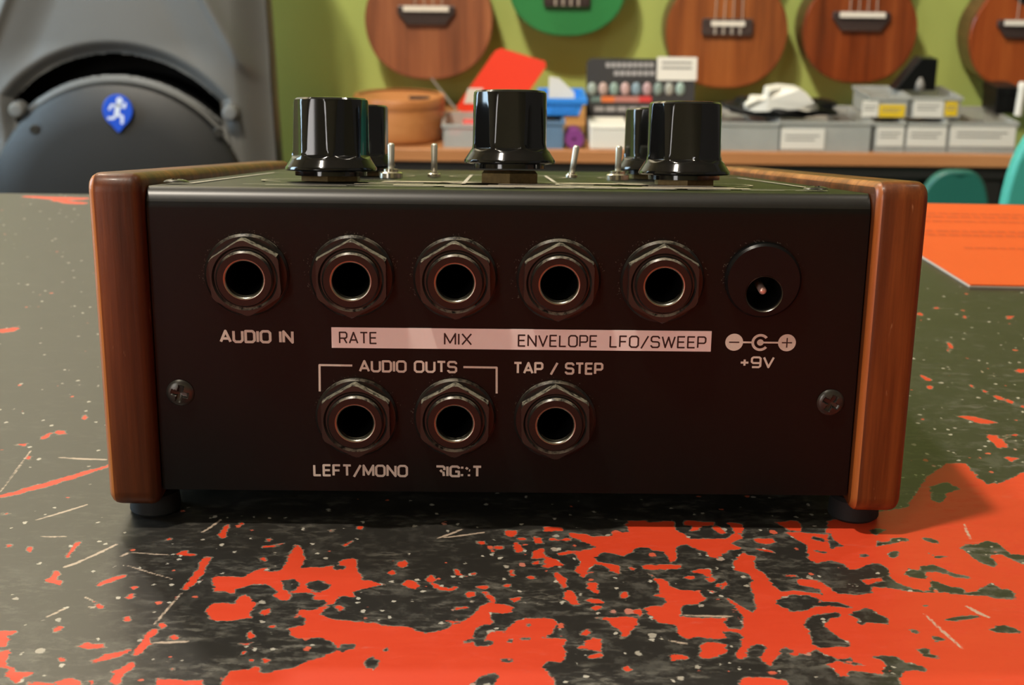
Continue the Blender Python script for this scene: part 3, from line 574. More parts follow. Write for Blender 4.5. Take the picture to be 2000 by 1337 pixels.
# wooden cheeks
def cheek(side):
    t = 9.6; x0 = PW + 0.3 if side > 0 else -PW - 0.3 - t; x1 = x0 + t
    zt = ZT + 2.2; y0 = -2.6; y1 = LEN + 2
    out = [(y0, 4.4), (y0, zt - y0 * SL), (y1, zt - y1 * SL), (y1, 4.4)]
    bm = prism(out, lambda y, z: (x0, y, z), lambda y, z: (x1, y, z))
    bmesh.ops.bevel(bm, geom=[e for e in bm.edges if abs(e.verts[0].co.x - e.verts[1].co.x) > 1], offset=3.6, segments=5, affect='EDGES', profile=0.5)
    bmesh.ops.bevel(bm, geom=[e for e in bm.edges if e.is_manifold and e.calc_face_angle() > 0.9], offset=1.9, segments=4, affect='EDGES', profile=0.5)
    bmesh.ops.recalc_face_normals(bm, faces=bm.faces)
    o = P(obj('side_panel', bm, MAT['pedal_wood'], auto=50)); o.data.materials.append(MAT['worn_lit_wood'])
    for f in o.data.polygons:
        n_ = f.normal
        if -0.93 < n_.x < -0.25: f.material_index = 1  # left-facing edges: wear, plus light from the left put into the colour
    return o
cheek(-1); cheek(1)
for sx in (-69, 69):
    for sy in (8, 178):
        P(obj('foot', lathe([(4.0, 4.8), (4.7, 4.2), (5.0, 0.6), (4.4, 0.0)], (sx, sy, 0), (0, 0, 1), 28), MAT['rubber'], auto=40))
# jack sockets
def jack(p, rot):
    x, z = p[0], p[2]
    j = P(obj('jack_socket', lathe([(4.75, 24), (4.75, -NOSE + 0.4), (4.95, -NOSE + 0.4), (5.25, -NOSE + 0.75), (5.25, -0.1), (4.75, -0.1)] if False else
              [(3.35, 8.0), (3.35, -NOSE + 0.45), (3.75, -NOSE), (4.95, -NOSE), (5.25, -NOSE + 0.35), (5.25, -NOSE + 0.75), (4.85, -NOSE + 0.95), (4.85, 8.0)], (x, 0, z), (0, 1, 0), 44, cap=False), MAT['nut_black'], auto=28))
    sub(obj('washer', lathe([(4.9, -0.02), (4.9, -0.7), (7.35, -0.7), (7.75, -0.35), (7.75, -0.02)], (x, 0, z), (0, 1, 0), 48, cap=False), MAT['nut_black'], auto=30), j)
    nb = bmesh.new(); ax, u, wv = basis((0, 1, 0))
    # hexagon with chamfered corners
    N = 72; rings = []
    for h, rr in ((-0.72, 7.4), (-2.55, 7.4), (-2.80, 7.05), (-2.80, 6.0), (-2.35, 5.6), (-2.35, 5.0)):
        ring = []
        for k in range(N):
            a = 2 * math.pi * k / N; am = (a - rot + math.pi / 6) % (math.pi / 3) - math.pi / 6
            hexr = 6.35 / math.cos(am); r_ = min(hexr, rr) if rr > 5.95 else rr
            ring.append(nb.verts.new((x + r_ * math.cos(a), h, z + r_ * math.sin(a))))
        rings.append(ring)
    for a_, b_ in zip(rings, rings[1:]):
        for k in range(N): nb.faces.new((a_[k], a_[(k + 1) % N], b_[(k + 1) % N], b_[k]))
    bmesh.ops.recalc_face_normals(nb, faces=nb.faces)
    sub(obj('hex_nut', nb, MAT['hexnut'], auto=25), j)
    sub(obj('bore', lathe([(3.3, -NOSE + 1.3), (3.3, 22), (0.001, 22)], (x, 0, z), (0, 1, 0), 36, cap=False), MAT['bore'], smooth=True), j)
    sub(obj('rim', lathe([(3.34, -NOSE + 1.0), (3.34, -NOSE + 0.35), (3.62, -NOSE - 0.02), (3.78, -NOSE - 0.02)], (x, 0, z), (0, 1, 0), 44, cap=False), MAT['rim'], smooth=True), j)
for i, p in enumerate(jc):
    jack(p, 0.0 + (0.06, 0.0, 0.03, -0.02, 0.0, 0.02, -0.02, 0.03)[i])
def dust(par, x, z, r, n, seed):
    rg = random.Random(seed); bm = bmesh.new()
    for k in range(n):
        a = rg.uniform(0.15, math.pi - 0.15) if rg.random() < 0.7 else rg.uniform(2.6, 3.6); rr_ = r + abs(rg.gauss(0, 0.45)) + 0.05
        cx, cz = x + rr_ * math.cos(a), z + rr_ * math.sin(a); s1, s2, t = rg.uniform(0.05, 0.2), rg.uniform(0.03, 0.07), rg.uniform(0, 3.1)
        bm.faces.new([bm.verts.new((cx + u * math.cos(t) - v * math.sin(t), -0.05, cz + u * math.sin(t) + v * math.cos(t))) for u, v in ((-s1, 0), (0, -s2), (s1, 0), (0, s2))])
    o = sub(obj('dust', bm, MAT['dust']), par); o['kind'] = 'stuff'
MAT['dust'] = plain('grey_dust', (0.10, 0.092, 0.07), 0.9, 0, 0.3, 900)
for i, p in enumerate(jc):
    jo = [o for o in pedal.children if o.name.startswith('jack_socket')][i]
    dust(jo, p[0], p[2], 7.85, 46 if i < 5 else 20, 20 + i)
# power socket
dx, dz = dcp[0], dcp[2]; hx, hz = dch[0], dch[2]
sb_ = bmesh.new(); N = 48
def ringv(cx, cz, r, y): return [sb_.verts.new((cx + r * math.cos(2 * math.pi * k / N), y, cz + r * math.sin(2 * math.pi * k / N))) for k in range(N)]
rs = [ringv(dx, dz, 7.0, -0.02), ringv(dx, dz, 7.0, -0.9), ringv(dx, dz, 6.6, -1.35), ringv(hx, hz, 3.5, -1.4), ringv(hx, hz, 3.2, -1.1), ringv(hx, hz, 3.2, 12), ringv(hx, hz, 0.01, 12)]
for a_, b_ in zip(rs, rs[1:]):
    for k in range(N): sb_.faces.new((a_[k], a_[(k + 1) % N], b_[(k + 1) % N], b_[k]))
bmesh.ops.recalc_face_normals(sb_, faces=sb_.faces)
dcs = P(obj('power_socket', sb_, MAT['satin_black'], auto=35))
sub(obj('centre_pin', lathe([(0.72, 11.9), (0.72, 0.3), (0.5, 0.0), (0.001, -0.05)], (hx, 0, hz + 0.15), (0, 1, 0), 20), MAT['pin'], smooth=True), dcs)
sub(obj('contact_ring', lathe([(3.28, -0.7), (3.24, -1.25), (3.42, -1.42)], (hx, 0, hz), (0, 1, 0), 40, cap=False), MAT['rim'], smooth=True), dcs)
dust(dcs, dx, dz, 7.1, 40, 60)
# screws in the back panel and in the top
def screw_bm(r, slot=True):
    """pan head along -y at the origin with a cross recess"""
    bm = bmesh.new(); N = 48; rings = []
    for k_r in range(13):
        rr = r * (1 - k_r / 12.0); ring = []
        for k in range(N):
            a = 2 * math.pi * k / N; x, z = rr * math.cos(a), rr * math.sin(a)
            y = -0.85 * math.sqrt(max(0, 1 - (rr / r) ** 2 * 0.97))
            if slot and rr < r * 0.62:
                cr = min(abs(x), abs(z))
                if cr < r * 0.17: y += 0.75 * (1 - rr / (r * 0.66))** 0.5
            ring.append(bm.verts.new((x, y, z)))
        rings.append(ring)
    for a_, b_ in zip(rings, rings[1:]):
        for k in range(N): bm.faces.new((a_[k], a_[(k + 1) % N], b_[(k + 1) % N], b_[k]))
    bmesh.ops.recalc_face_normals(bm, faces=bm.faces)
    return bm
for p, rz in zip(scw, (0.25, 0.5)):
    bm = screw_bm(2.6); bmesh.ops.rotate(bm, verts=bm.verts, matrix=Matrix.Rotation(rz, 3, 'Y'), cent=(0, 0, 0)); bmesh.ops.translate(bm, verts=bm.verts, vec=(p[0], -0.02, p[2]))
    P(obj('screw', bm, MAT['screw'], auto=40))
def on_top(px, py):
    d = ray(px, py); t = (ZT - CAM[2] - SL * CAM[1]) / (d[2] + SL * d[1]); return CAM + d * t
TN = Vector((0, math.sin(math.radians(10.07)), math.cos(math.radians(10.07))))
for px, py in ((388, 352), (1600, 372)):
    q = on_top(px, py); q[1] = 13.0; q[2] = top_z(13)
    bm = screw_bm(2.5, True); bmesh.ops.rotate(bm, verts=bm.verts, matrix=Matrix.Rotation(-math.pi / 2 - math.radians(10.07), 3, 'X'), cent=(0, 0, 0)); bmesh.ops.translate(bm, verts=bm.verts, vec=tuple(q))
    P(obj('screw', bm, MAT['screw'], auto=40))
# printed lettering
YP = -0.03
P(obj('lettering', word_px('AUDIO IN', 429, 574, 670, 26, 0.19, YP), MAT['print']))
P(obj('lettering', word_px('AUDIO OUTS', 701, 893, 727.5, 24, 0.175, YP), MAT['print']))
P(obj('lettering', word_px('TAP / STEP', 1002, 1178, 731, 24, 0.175, YP), MAT['print']))
P(obj('lettering', word_px('LEFT/MONO', 612, 797, 930.5, 24, 0.175, YP), MAT['print']))
P(obj('lettering', word_px('rIGhT', 850, 942, 931.5, 23, 0.19, YP), MAT['print']))
P(obj('lettering', word_px('+9V', 1444, 1512, 718.5, 23, 0.17, YP), MAT['print']))
def bracket(pts):
    bm = bmesh.new(); q = [at_y(x, y, YP) for x, y in pts]
    add_stroke(bm, [(p[0], p[2]) for p in q], 0.40, lambda a, b: (a, YP, b))
    for f in bm.faces:
        f.normal_update()
        if f.normal.y > 0: f.normal_flip()
    return P(obj('bracket_line', bm, MAT['print']))
bracket([(688, 713.5), (624, 712.5), (624.5, 764)]); bracket([(905, 716.5), (970, 717.5), (970, 768)])
# polarity symbol
c1, c2, c3 = at_y(1434, 667.5, YP), at_y(1485, 668.5, YP), at_y(1537, 669.5, YP)
pol = bmesh.new(); zc = (c1[2] + c2[2] + c3[2]) / 3; rp = 1.66
disc(pol, c1[0], zc, rp, YP); disc(pol, c3[0], zc, rp, YP); disc(pol, c2[0], zc, 0.62, YP - 0.004); disc(pol, c2[0], zc, rp, YP, 32, rp - 0.5, math.radians(38), math.radians(322))
add_stroke(pol, [(c1[0] + rp * 0.9, zc), (c2[0] - rp * 0.85, zc)], 0.34, lambda a, b: (a, YP - 0.002, b)); add_stroke(pol, [(c2[0], zc), (c3[0] - rp * 0.9, zc)], 0.34, lambda a, b: (a, YP - 0.002, b))
po = P(obj('polarity_symbol', pol, MAT['print']))
pm_ = bmesh.new()
add_stroke(pm_, [(c1[0] - 0.95, zc), (c1[0] + 0.95, zc)], 0.24, lambda a, b: (a, YP - 0.01, b)); add_stroke(pm_, [(c3[0] - 0.95, zc), (c3[0] + 0.95, zc)], 0.24, lambda a, b: (a, YP - 0.01, b)); add_stroke(pm_, [(c3[0], zc - 0.95), (c3[0], zc + 0.95)], 0.24, lambda a, b: (a, YP - 0.012, b))
sub(obj('plus_and_minus', pm_, MAT['ink']), po)
# label tape
tq = [at_y(x, y, -0.1) for x, y in ((648, 678), (1388, 687), (1388, 647), (648, 638))]
zlo = (tq[0][2] + tq[1][2]) / 2; zhi = (tq[2][2] + tq[3][2]) / 2
tape = P(obj('label_tape', B(tq[0][0], tq[1][0], -0.14, -0.01, zlo, zhi), MAT['tape'])); tape['label'] = 'white tape strip with black printed words'
for t, l, r, b in (('RATE', 662, 737, 671.5), ('MIX', 867, 922, 674), ('ENVELOPE', 1011, 1167, 677.5), ('LFO/SWEEP', 1190, 1379, 679.5)):
    sub(obj('lettering', word_px(t, l, r, b, 24, 0.125, -0.16), MAT['ink']), tape)
# knobs
KR, KH = 0.90, 0.845
def knob_bm(nf=10, rot=0.0):
    bm = bmesh.new(); N = 160; rings = []
    body = 8.75
    prof = [(6.0, 0.0), (8.2, 0.0), (8.2, 1.0), (10.2, 1.2), (10.5, 1.5), (10.45, 2.0), (9.9, 2.9), (9.3, 3.9), (9.0, 4.6), (body + 0.12, 5.4), (body, 6.2), (body - 0.05, 9), (body - 0.15, 14.0), (body - 0.2, 17.6), (body - 0.35, 18.3), (body - 0.9, 18.75), (body - 2.2, 18.9), (0.01, 18.9)]
    fine = []
    for (r0, h0), (r1, h1) in zip(prof, prof[1:]):
        m_ = 6 if 1.9 < h0 < 6 else 1
        for j in range(m_): fine.append((r0 + (r1 - r0) * j / m_, h0 + (h1 - h0) * j / m_))
    fine.append(prof[-1])
    for r0, h in fine:
        ring = []
        for k in range(N):
            a = 2 * math.pi * k / N; am = ((a - rot) * nf / (2 * math.pi)) % 1.0 - 0.5     # -.5 .. .5 within one facet
            flute = (body - 0.55 * max(0.0, 1 - (am / 0.40) ** 2) if abs(am) < 0.40 else 99) + max(0.0, 4.9 - h) * 1.25
            r_ = min(r0, flute) if (h > 1.9 and r0 > 7.0) else r0
            ring.append(bm.verts.new((KR * r_ * math.cos(a), KR * r_ * math.sin(a), KH * h)))
        rings.append(ring)
    for a_, b_ in zip(rings, rings[1:]):
        for k in range(N): bm.faces.new((a_[k], a_[(k + 1) % N], b_[(k + 1) % N], b_[k]))
    bmesh.ops.recalc_face_normals(bm, faces=bm.faces)
    return bm
TILT = Matrix.Rotation(-math.radians(10.07), 4, 'X')
def mount(o, x, y, lift=0.0):
    """stand a part on the sloping top at (x, y)"""
    mm = Matrix.Translation(Vector((x, y, top_z(y))) * 0.001 + TN * lift * 0.001) @ TILT
    o.parent = pedal; o.matrix_parent_inverse = Matrix.Translation(-Vector(pedal.location)); o.matrix_basis = mm
    return o
r1 = on_top(995, 357); Y1 = float(r1[1]); xL, xM, xR = [float(on_top(a, b)[0]) for a, b in ((652, 352), (995, 357), (1327, 359))]
print('knob row y', Y1, xL, xM, xR)
Y2 = Y1 + 56.0
for x, y, lift, rot in ((xL, Y1, 1.1, 0.1), (xM, Y1, 3.0, 0.32), (xR, Y1, 1.1, 0.22), (xL, Y2, 1.1, 0.3), (xR, Y2, 1.1, 0.0)):
    kb = mount(obj('knob', knob_bm(8, rot), MAT['gloss_black'], auto=28), x, y, lift)
    pl = bmesh.new(); box(pl, -0.45, 0.45, 1.0, 6.6, 18.88 * KH, 18.98 * KH)
    bmesh.ops.rotate(pl, verts=pl.verts, matrix=Matrix.Rotation(-0.6 + rot * 4, 3, 'Z'), cent=(0, 0, 0))
    sub(obj('pointer_line', pl, MAT['print']), kb)
    nb = lathe([(6.6, -lift), (6.6, -lift + 2.0), (6.1, -lift + 2.5), (4.0, -lift + 2.5)], (0, 0, 0), (0, 0, 1), 6)
    sub(obj('shaft_nut', nb, MAT['brass'], auto=30), kb)
# toggle switches
for px, py, lean, k in ((848, 345, 0.0, 0.55), (1116, 346, 0.15, 0.5), (1206, 351, 0.03, 0.9), (764, 347, 0.0, 0.9)):
    q = on_top(px, py); t = mount(obj('toggle_switch', lathe([(3.0 * k, 0), (3.0 * k, 1.2 * k), (2.6 * k, 1.5 * k), (2.0 * k, 1.5 * k), (2.0 * k, 2.2 * k), (0.7, 2.4 * k)], (0, 0, 0), (0, 0, 1), 24), MAT['chrome'], auto=30), float(q[0]), float(q[1]))
    lv = lathe([(0.70, 0.8), (0.72, 4), (0.80, 7.4), (0.6, 7.9), (0.01, 8.0)], (0, 0, 0), (0, 0, 1), 16)
    bmesh.ops.rotate(lv, verts=lv.verts, matrix=Matrix.Rotation(lean, 3, 'Y'), cent=(0, 0, 0))
    sub(obj('lever', lv, MAT['lever'], smooth=True), t)
# graphics printed on the sloping top; tan bands also paint its beige reflection
def top_line(pts, wid, mt=MAT['print'], nm='printed_line'):
    bm = bmesh.new(); add_stroke(bm, pts, wid, lambda a, b: (a, b, top_z(b) + 0.05), (0, 0, 1))
    for f in bm.faces:
        f.normal_update()
        if f.normal.z < 0: f.normal_flip()
    return P(obj(nm, bm, mt))
MAT['tan_sheen_print'] = plain('tan_ink_and_sheen', (0.46, 0.39, 0.30), 0.5, 0, 0.2, 800)
for x0, x1 in ((-45, -30), (-28.5, -14), (-12, 1), (3, 12), (14, 20), (22, 31), (33, 41), (43, 51), (53, 59)):
    top_line([(x0, 7.0), (x1, 7.0)], 0.9)
top_line([(-12, 9.6), (31, 9.6)], 1.5); top_line([(-22, 16), (46, 16)], 4.5, MAT['tan_sheen_print']); top_line([(-26, 42), (40, 42)], 9.0, MAT['tan_sheen_print']); top_line([(-50, 12), (58, 12)], 0.6); top_line([(-16, 13), (-9, 30), (-9, 118), (10, 118), (10, 30), (16, 13)], 0.8)
top_line([(-60, 14), (-60, 120)], 0.8); top_line([(60, 14), (60, 120)], 0.8); top_line([(-60, 120), (60, 120)], 0.8)
for xc in (xL, xM, xR):
    for yc in (Y1, Y2):
        n = 24; top_line([(xc + 14 * math.cos(math.radians(-50 + 280 * k / n)), yc + 14 * math.sin(math.radians(-50 + 280 * k / n))) for k in range(n + 1)], 0.7, MAT['tan_sheen_print'])
for x, wv in ((-30, 16), (-4, 24), (26, 18)):
    top_line([(x, 22), (x + wv, 22)], 2.2, MAT['tan_sheen_print']); top_line([(x + 2, 30), (x + wv - 3, 30)], 1.6)

# ================================================================== orange card on the table
MAT['card_orange'] = plain('orange_card', srgb(214, 84, 20), 0.6, 0, 0.03, 30)
MAT['card_print'] = plain('rust_card_print', srgb(196, 74, 26), 0.55, 0, 0.15, 400)
MAT['card_back'] = plain('grey_card_stock', srgb(196, 186, 172), 0.7, 0, 0.05, 60)
a_, b_ = at_z(1895, 561), at_z(2000, 563); c_ = at_z(1803, 495)
ca = a_[:2]; cd_ = (b_[:2] - a_[:2]); cd_ /= np.hypot(*cd_); cn = np.array([-cd_[1], cd_[0]])
def cardp(u, v): return ca + cd_ * u + cn * v
chv = c_[:2] - ca; cu, cv = float(chv @ cd_), float(chv @ cn)
far_v = 118.0
outl = [(0, 0), (95, 0), (95 - cu * 1.0, cv), (95 - cu, far_v), (cu - 3, far_v), (cu - 3, cv + 2)]
orange = tag(obj('price_card', prism(outl, lambda u, v: (*cardp(u, v), 0.1), lambda u, v: (*cardp(u, v), 1.0)), MAT['card_orange']), 'orange card with clipped corners lying at the far table edge', 'card')
obj('card_base', prism([(x * 1.006 - 0.3, y * 1.004 - 0.2) for x, y in outl], lambda u, v: (*cardp(u, v), 0.02), lambda u, v: (*cardp(u, v), 0.55)), MAT['card_back'], orange)
def card_row(v, u0, u1, h, name='print_row'):
    bm = bmesh.new(); u = u0
    while u < u1:
        wl_ = random.uniform(2.0, 4.6)
        q = [cardp(u, v), cardp(min(u + wl_, u1), v), cardp(min(u + wl_, u1), v + h), cardp(u, v + h)]
        bm.faces.new([bm.verts.new((*p, 1.06)) for p in q]); u += wl_ + random.uniform(0.5, 1.3)
    obj(name, bm, MAT['card_print'], orange)
for v, u0, u1, h in ((46, 10, 50, 2.6), (64, -6, 90, 3.4), (70, -6, 90, 3.4), (86, -22, 95, 2.6), (93, -22, 95, 3.6), (99, -22, 95, 2.6)):
    card_row(v, u0, u1, h)

# ================================================================== shelf under the ukuleles
SF, SB = 1477.0, 1822.0
p1 = at_y(1500, 297.5, SF); SHZ = float(p1[2]); print('shelf z', SHZ, SHZ - FLOOR)
MAT['shelf_wood'] = wood('shelf_board', srgb(150, 98, 58), srgb(172, 116, 72), srgb(188, 134, 88), 'X', 60, 0.4, 0.1, 6)
MAT['black_metal'] = plain('black_metal', (0.011, 0.010, 0.009), 0.45, 0, 0.2, 60)
SX0 = float(at_y(612, 300, SF)[0]); SX1 = float(at_y(2012, 300, SF)[0])
shelf = empty('display_shelf', ((SX0 + SX1) / 2, 1650, FLOOR)); tag(shelf, 'long wooden shelf on a black frame below the ukuleles', 'shelf')
adopt(obj('board', B(SX0, SX1, SF, SB, SHZ - 15, SHZ), MAT['shelf_wood'], bevel=1.5), shelf)
adopt(obj('front_rail', B(SX0 + 4, SX1 - 6, SF + 6, SF + 26, SHZ - 29, SHZ - 15), MAT['black_metal']), shelf)
adopt(obj('back_rail', B(SX0 + 4, SX1 - 6, SB - 30, SB - 10, SHZ - 29, SHZ - 15), MAT['black_metal']), shelf)
lx = float(at_y(1775, 360, SF)[0])
for x in (SX0 + 30, -40, lx, SX1 - 40):
    for y in (SF + 10, SB - 40):
        adopt(obj('post', B(x - 13, x + 13, y, y + 26, FLOOR, SHZ - 15), MAT['black_metal']), shelf)
adopt(obj('dark_block', B(float(at_y(1764, 360, SF + 40)[0]), SX1 - 10, SF + 40, SB - 8, FLOOR + 148, SHZ - 15.5), MAT['black_metal'], bevel=2), shelf)  # black block added to darken the space under the shelf
adopt(obj('lower_board', B(SX0 + 10, SX1 - 10, SF + 10, SB - 8, FLOOR + 130, FLOOR + 148), MAT['black_metal']), shelf)

# ================================================================== ukuleles
MAT['dark_wood'] = wood('rosewood', srgb(34, 24, 22), srgb(50, 38, 36), srgb(66, 52, 48), 'X', 200, 0.4, 0.1, 10)
MAT['bone'] = plain('bone_saddle', (0.66, 0.62, 0.54), 0.4, 0, 0.05, 200)
MAT['string'] = plain('nylon_string', (0.45, 0.40, 0.34), 0.35, 0, 0.05, 100)
MAT['neck_wood'] = wood('mahogany_neck', srgb(80, 36, 18), srgb(110, 54, 28), srgb(130, 70, 38), 'Z', 120, 0.35, 0.2, 8)
def catmull(pts, n):
    out = []
    for i in range(len(pts) - 1):
        p0, p1_, p2, p3 = pts[max(i - 1, 0)], pts[i], pts[i + 1], pts[min(i + 2, len(pts) - 1)]
        for k in range(n):
            t = k / n
            out.append(tuple(0.5 * ((2 * p1_[j]) + (-p0[j] + p2[j]) * t + (2 * p0[j] - 5 * p1_[j] + 4 * p2[j] - p3[j]) * t * t + (-p0[j] + 3 * p1_[j] - 3 * p2[j] + p3[j]) * t ** 3) for j in (0, 1)))
    out.append(pts[-1]); return out
def uke_outline(s=1.0, width=83.5):
    f = width / 83.5
    half = catmull([(0, 0), (22 * f, 1.6), (46 * f, 10), (67 * f, 27), (79 * f, 50), (83.5 * f, 77), (79 * f, 103), (66 * f, 127), (55 * f, 150), (55.5 * f, 170), (61 * f, 190), (61 * f, 212), (50 * f, 231), (28 * f, 240), (0, 242)], 5)
    return [(x * s, z * s) for x, z in half] + [(-x * s, z * s) for x, z in half[-2:0:-1]]
def ukulele(px, pbot, half_px, top_m, side_m, label, bridge_px, seed, style=0, deep=60):
    yf = WALL - 9 - deep; bot = at_y(px, pbot, yf); ref = at_y(px + half_px, pbot - 118, yf)
    hw = abs(float(ref[0] - bot[0])); x0, z0 = float(bot[0]), float(bot[2])
    out = uke_outline(hw / 83.5, 83.5)
    s = hw / 83.5
    u = empty('ukulele', (x0, WALL - 9 - deep / 2, z0)); tag(u, label, 'ukulele', 'ukuleles hanging on the green wall')
    A = lambda o: adopt(o, u)
    bd = prism(out, lambda x, z: (x0 + x, yf + 2, z0 + z), lambda x, z: (x0 + x, WALL - 9, z0 + z))
    bmesh.ops.bevel(bd, geom=[e for e in bd.edges if e.is_manifold and e.calc_face_angle() > 1.2], offset=3.0, segments=2, affect='EDGES')
    A(obj('body', bd, side_m, auto=40))
    tp_ = prism([(x * 0.995, z * 0.997 + 0.3) for x, z in out], lambda x, z: (x0 + x, yf - 0.6, z0 + z), lambda x, z: (x0 + x, yf + 2.4, z0 + z))
    bmesh.ops.bevel(tp_, geom=[e for e in tp_.edges if e.is_manifold and e.calc_face_angle() > 1.2 and (e.verts[0].co.y + e.verts[1].co.y) / 2 < yf + 0.5], offset=2.0, segments=3, affect='EDGES')
    A(obj('soundboard', tp_, top_m, auto=40))
    zh = z0 + 152 * s
    A(obj('sound_hole', lathe([(25 * s, yf - 0.9), (0.01, yf - 0.9)], (x0, 0, zh), (0, 1, 0), 40, cap=False), MAT['bore']))
    A(obj('rosette', lathe([(30 * s, yf - 1.0), (25 * s, yf - 1.0)], (x0, 0, zh), (0, 1, 0), 40, cap=False), MAT['dark_wood']))
    bl, br, bt, bb = bridge_px
    pl, pr = at_y(bl, bt, yf), at_y(br, bb, yf); zt_, zb_ = float(pl[2]), float(at_y((bl + br) / 2, bb, yf)[2]); xl, xr = float(pl[0]), float(pr[0])
    if style == 0:   # wings taper downwards
        bo = [(xl, zt_), (xr, zt_), (xr + 1, zt_ - (zt_ - zb_) * 0.35), (xr - (xr - xl) * 0.16, zb_), (xl + (xr - xl) * 0.16, zb_), (xl - 1, zt_ - (zt_ - zb_) * 0.35)]
    else:
        bo = [(xl + 1, zt_), (xr - 1, zt_), (xr, zt_ - 3), (xr, zb_ + 3), (xr - 2, zb_), (xl + 2, zb_), (xl, zb_ + 3), (xl, zt_ - 3)]
    br_o = A(obj('bridge', prism(bo, lambda x, z: (x, yf - 8, z), lambda x, z: (x, yf, z)), MAT['dark_wood'], bevel=1.2))
    xm = (xl + xr) / 2; sw = (xr - xl) * 0.40 if style == 0 else (xr - xl) * 0.33
    br_s = obj('saddle', B(xm - sw, xm + sw, yf - 12, yf - 5, zt_ - (6.5 if style == 0 else 9), zt_ - (0 if style == 0 else 3)), MAT['bone']); br_s.parent = br_o
    if style == 1:
        for k in range(4):
            xs = xm - sw * 0.75 + k * sw * 0.5
            q = tube([(xs, yf - 9, zt_ - 9), (xs, yf - 9, zb_ + 2)], 1.3, 6); q_ = obj('string_tie', q, MAT['string']); q_.parent = br_o
    # neck, fretboard, head
    nz0, nz1 = z0 + 242 * s, z0 + 242 * s + 175
    nk = prism([(-19, nz0 - 6), (19, nz0 - 6), (17, nz1), (-17, nz1)], lambda x, z: (x0 + x, yf + 1, z), lambda x, z: (x0 + x * 0.7, yf + 22, z)); A(obj('neck', nk, MAT['neck_wood'], bevel=2))
    fb_ = prism([(-20, zh + 30 * s), (20, zh + 30 * s), (17, nz1), (-17, nz1)], lambda x, z: (x0 + x, yf - 4, z), lambda x, z: (x0 + x, yf + 1, z)); fbo = A(obj('fretboard', fb_, MAT['dark_wood']))
    for k in range(12):
        zf = nz1 - (nz1 - zh - 40) * (1 - 2 ** (-(k + 1) / 12)) * 1.9
        if zf > zh + 34: fr = obj('fret', B(x0 - 17.5, x0 + 17.5, yf - 4.8, yf - 3.9, zf - 0.7, zf + 0.7), MAT['chrome']); fr.parent = fbo
    hd = prism([(-18, nz1), (18, nz1), (30, nz1 + 30), (28, nz1 + 120), (0, nz1 + 128), (-28, nz1 + 120), (-30, nz1 + 30)], lambda x, z: (x0 + x, yf - 1 + (z - nz1) * 0.2, z), lambda x, z: (x0 + x, yf + 13 + (z - nz1) * 0.2, z)); ho = A(obj('headstock', hd, MAT['neck_wood'], bevel=2))
    for sx in (-1, 1):
        for k in (45, 90):
            t_ = lathe([(5, 0), (6, 6), (7.5, 14), (4, 18)], (x0 + sx * 27, yf + 8 + k * 0.2, nz1 + k), (sx, 0, 0), 14); to_ = obj('tuning_peg', t_, MAT['bone'], smooth=True); to_.parent = ho
    for k in range(4):
        xs = -13.5 + 9 * k
        A(obj('string', tube([(x0 + xs * 1.3, yf - 9.5, zt_ - 3), (x0 + xs * 0.85, yf - 6, nz1)], 0.5, 5), MAT['string']))
    hk = obj('wall_hook', tube([(x0, WALL, nz1 + 150), (x0, WALL - 40, nz1 + 140), (x0, WALL - 42, nz1 + 150)], 5, 8), MAT['black_metal'])
    return u, hk
W1 = wood('uke_top_pale_mahogany', srgb(96, 54, 32), srgb(128, 74, 44), srgb(152, 94, 58), 'Z', 130, 0.42, 0.15, 10)
W3 = wood('uke_top_striped_mahogany', srgb(86, 40, 14), srgb(126, 66, 25), srgb(148, 84, 37), 'Z', 130, 0.42, 0.15, 10)
W4 = wood('uke_top_red_mahogany', srgb(82, 33, 12), srgb(116, 52, 21), srgb(138, 70, 32), 'Z', 120, 0.28, 0.5, 9)
W5 = wood('uke_top_gloss_mahogany', srgb(96, 38, 12), srgb(136, 62, 24), srgb(156, 80, 34), 'Z', 120, 0.3, 0.4, 9)
WS = wood('uke_side_mahogany', srgb(58, 30, 16), srgb(84, 46, 24), srgb(104, 60, 34), 'Y', 120, 0.4, 0.2, 8)
G2 = plain('green_stained_top', srgb(40, 118, 62), 0.4, 0, 0.12, 20); G2s = plain('green_stained_side', srgb(28, 84, 46), 0.45, 0, 0.1, 20)
hooks = []
for args, hl in (((838, 156, 125, W1, WS, 'pale mahogany ukulele above the tan drum, leftmost of the row', (777, 888, 10, 48), 1, 0), 'leftmost'),
             ((1107, 72, 121, G2, G2s, 'green ukulele hanging highest between two brown ones', (1062, 1152, -28, 13), 2, 1), 'green'),
             ((1414, 173, 126, W3, WS, 'striped brown ukulele behind the black display board', (1371, 1468, 35, 69), 3, 1), 'striped'),
             ((1672, 163, 122, W4, WS, 'reddish brown ukulele above the black wedge, with tapered bridge', (1627, 1734, 22, 60), 4, 0), 'red'),
             ((1993, 177, 125, W5, WS, 'glossy brown ukulele cut by the right picture edge', (1948, 2050, 38, 74), 5, 0), 'right')):
    u, hk = ukulele(*args); tag(hk, {'leftmost': 'black wall hook holding the pale mahogany ukulele', 'green': 'black wall hook holding the green ukulele', 'striped': 'black wall hook holding the striped brown ukulele', 'red': 'black wall hook holding the reddish brown ukulele', 'right': 'black wall hook holding the glossy ukulele at right'}[hl], 'hook', 'wall hooks for the ukuleles')

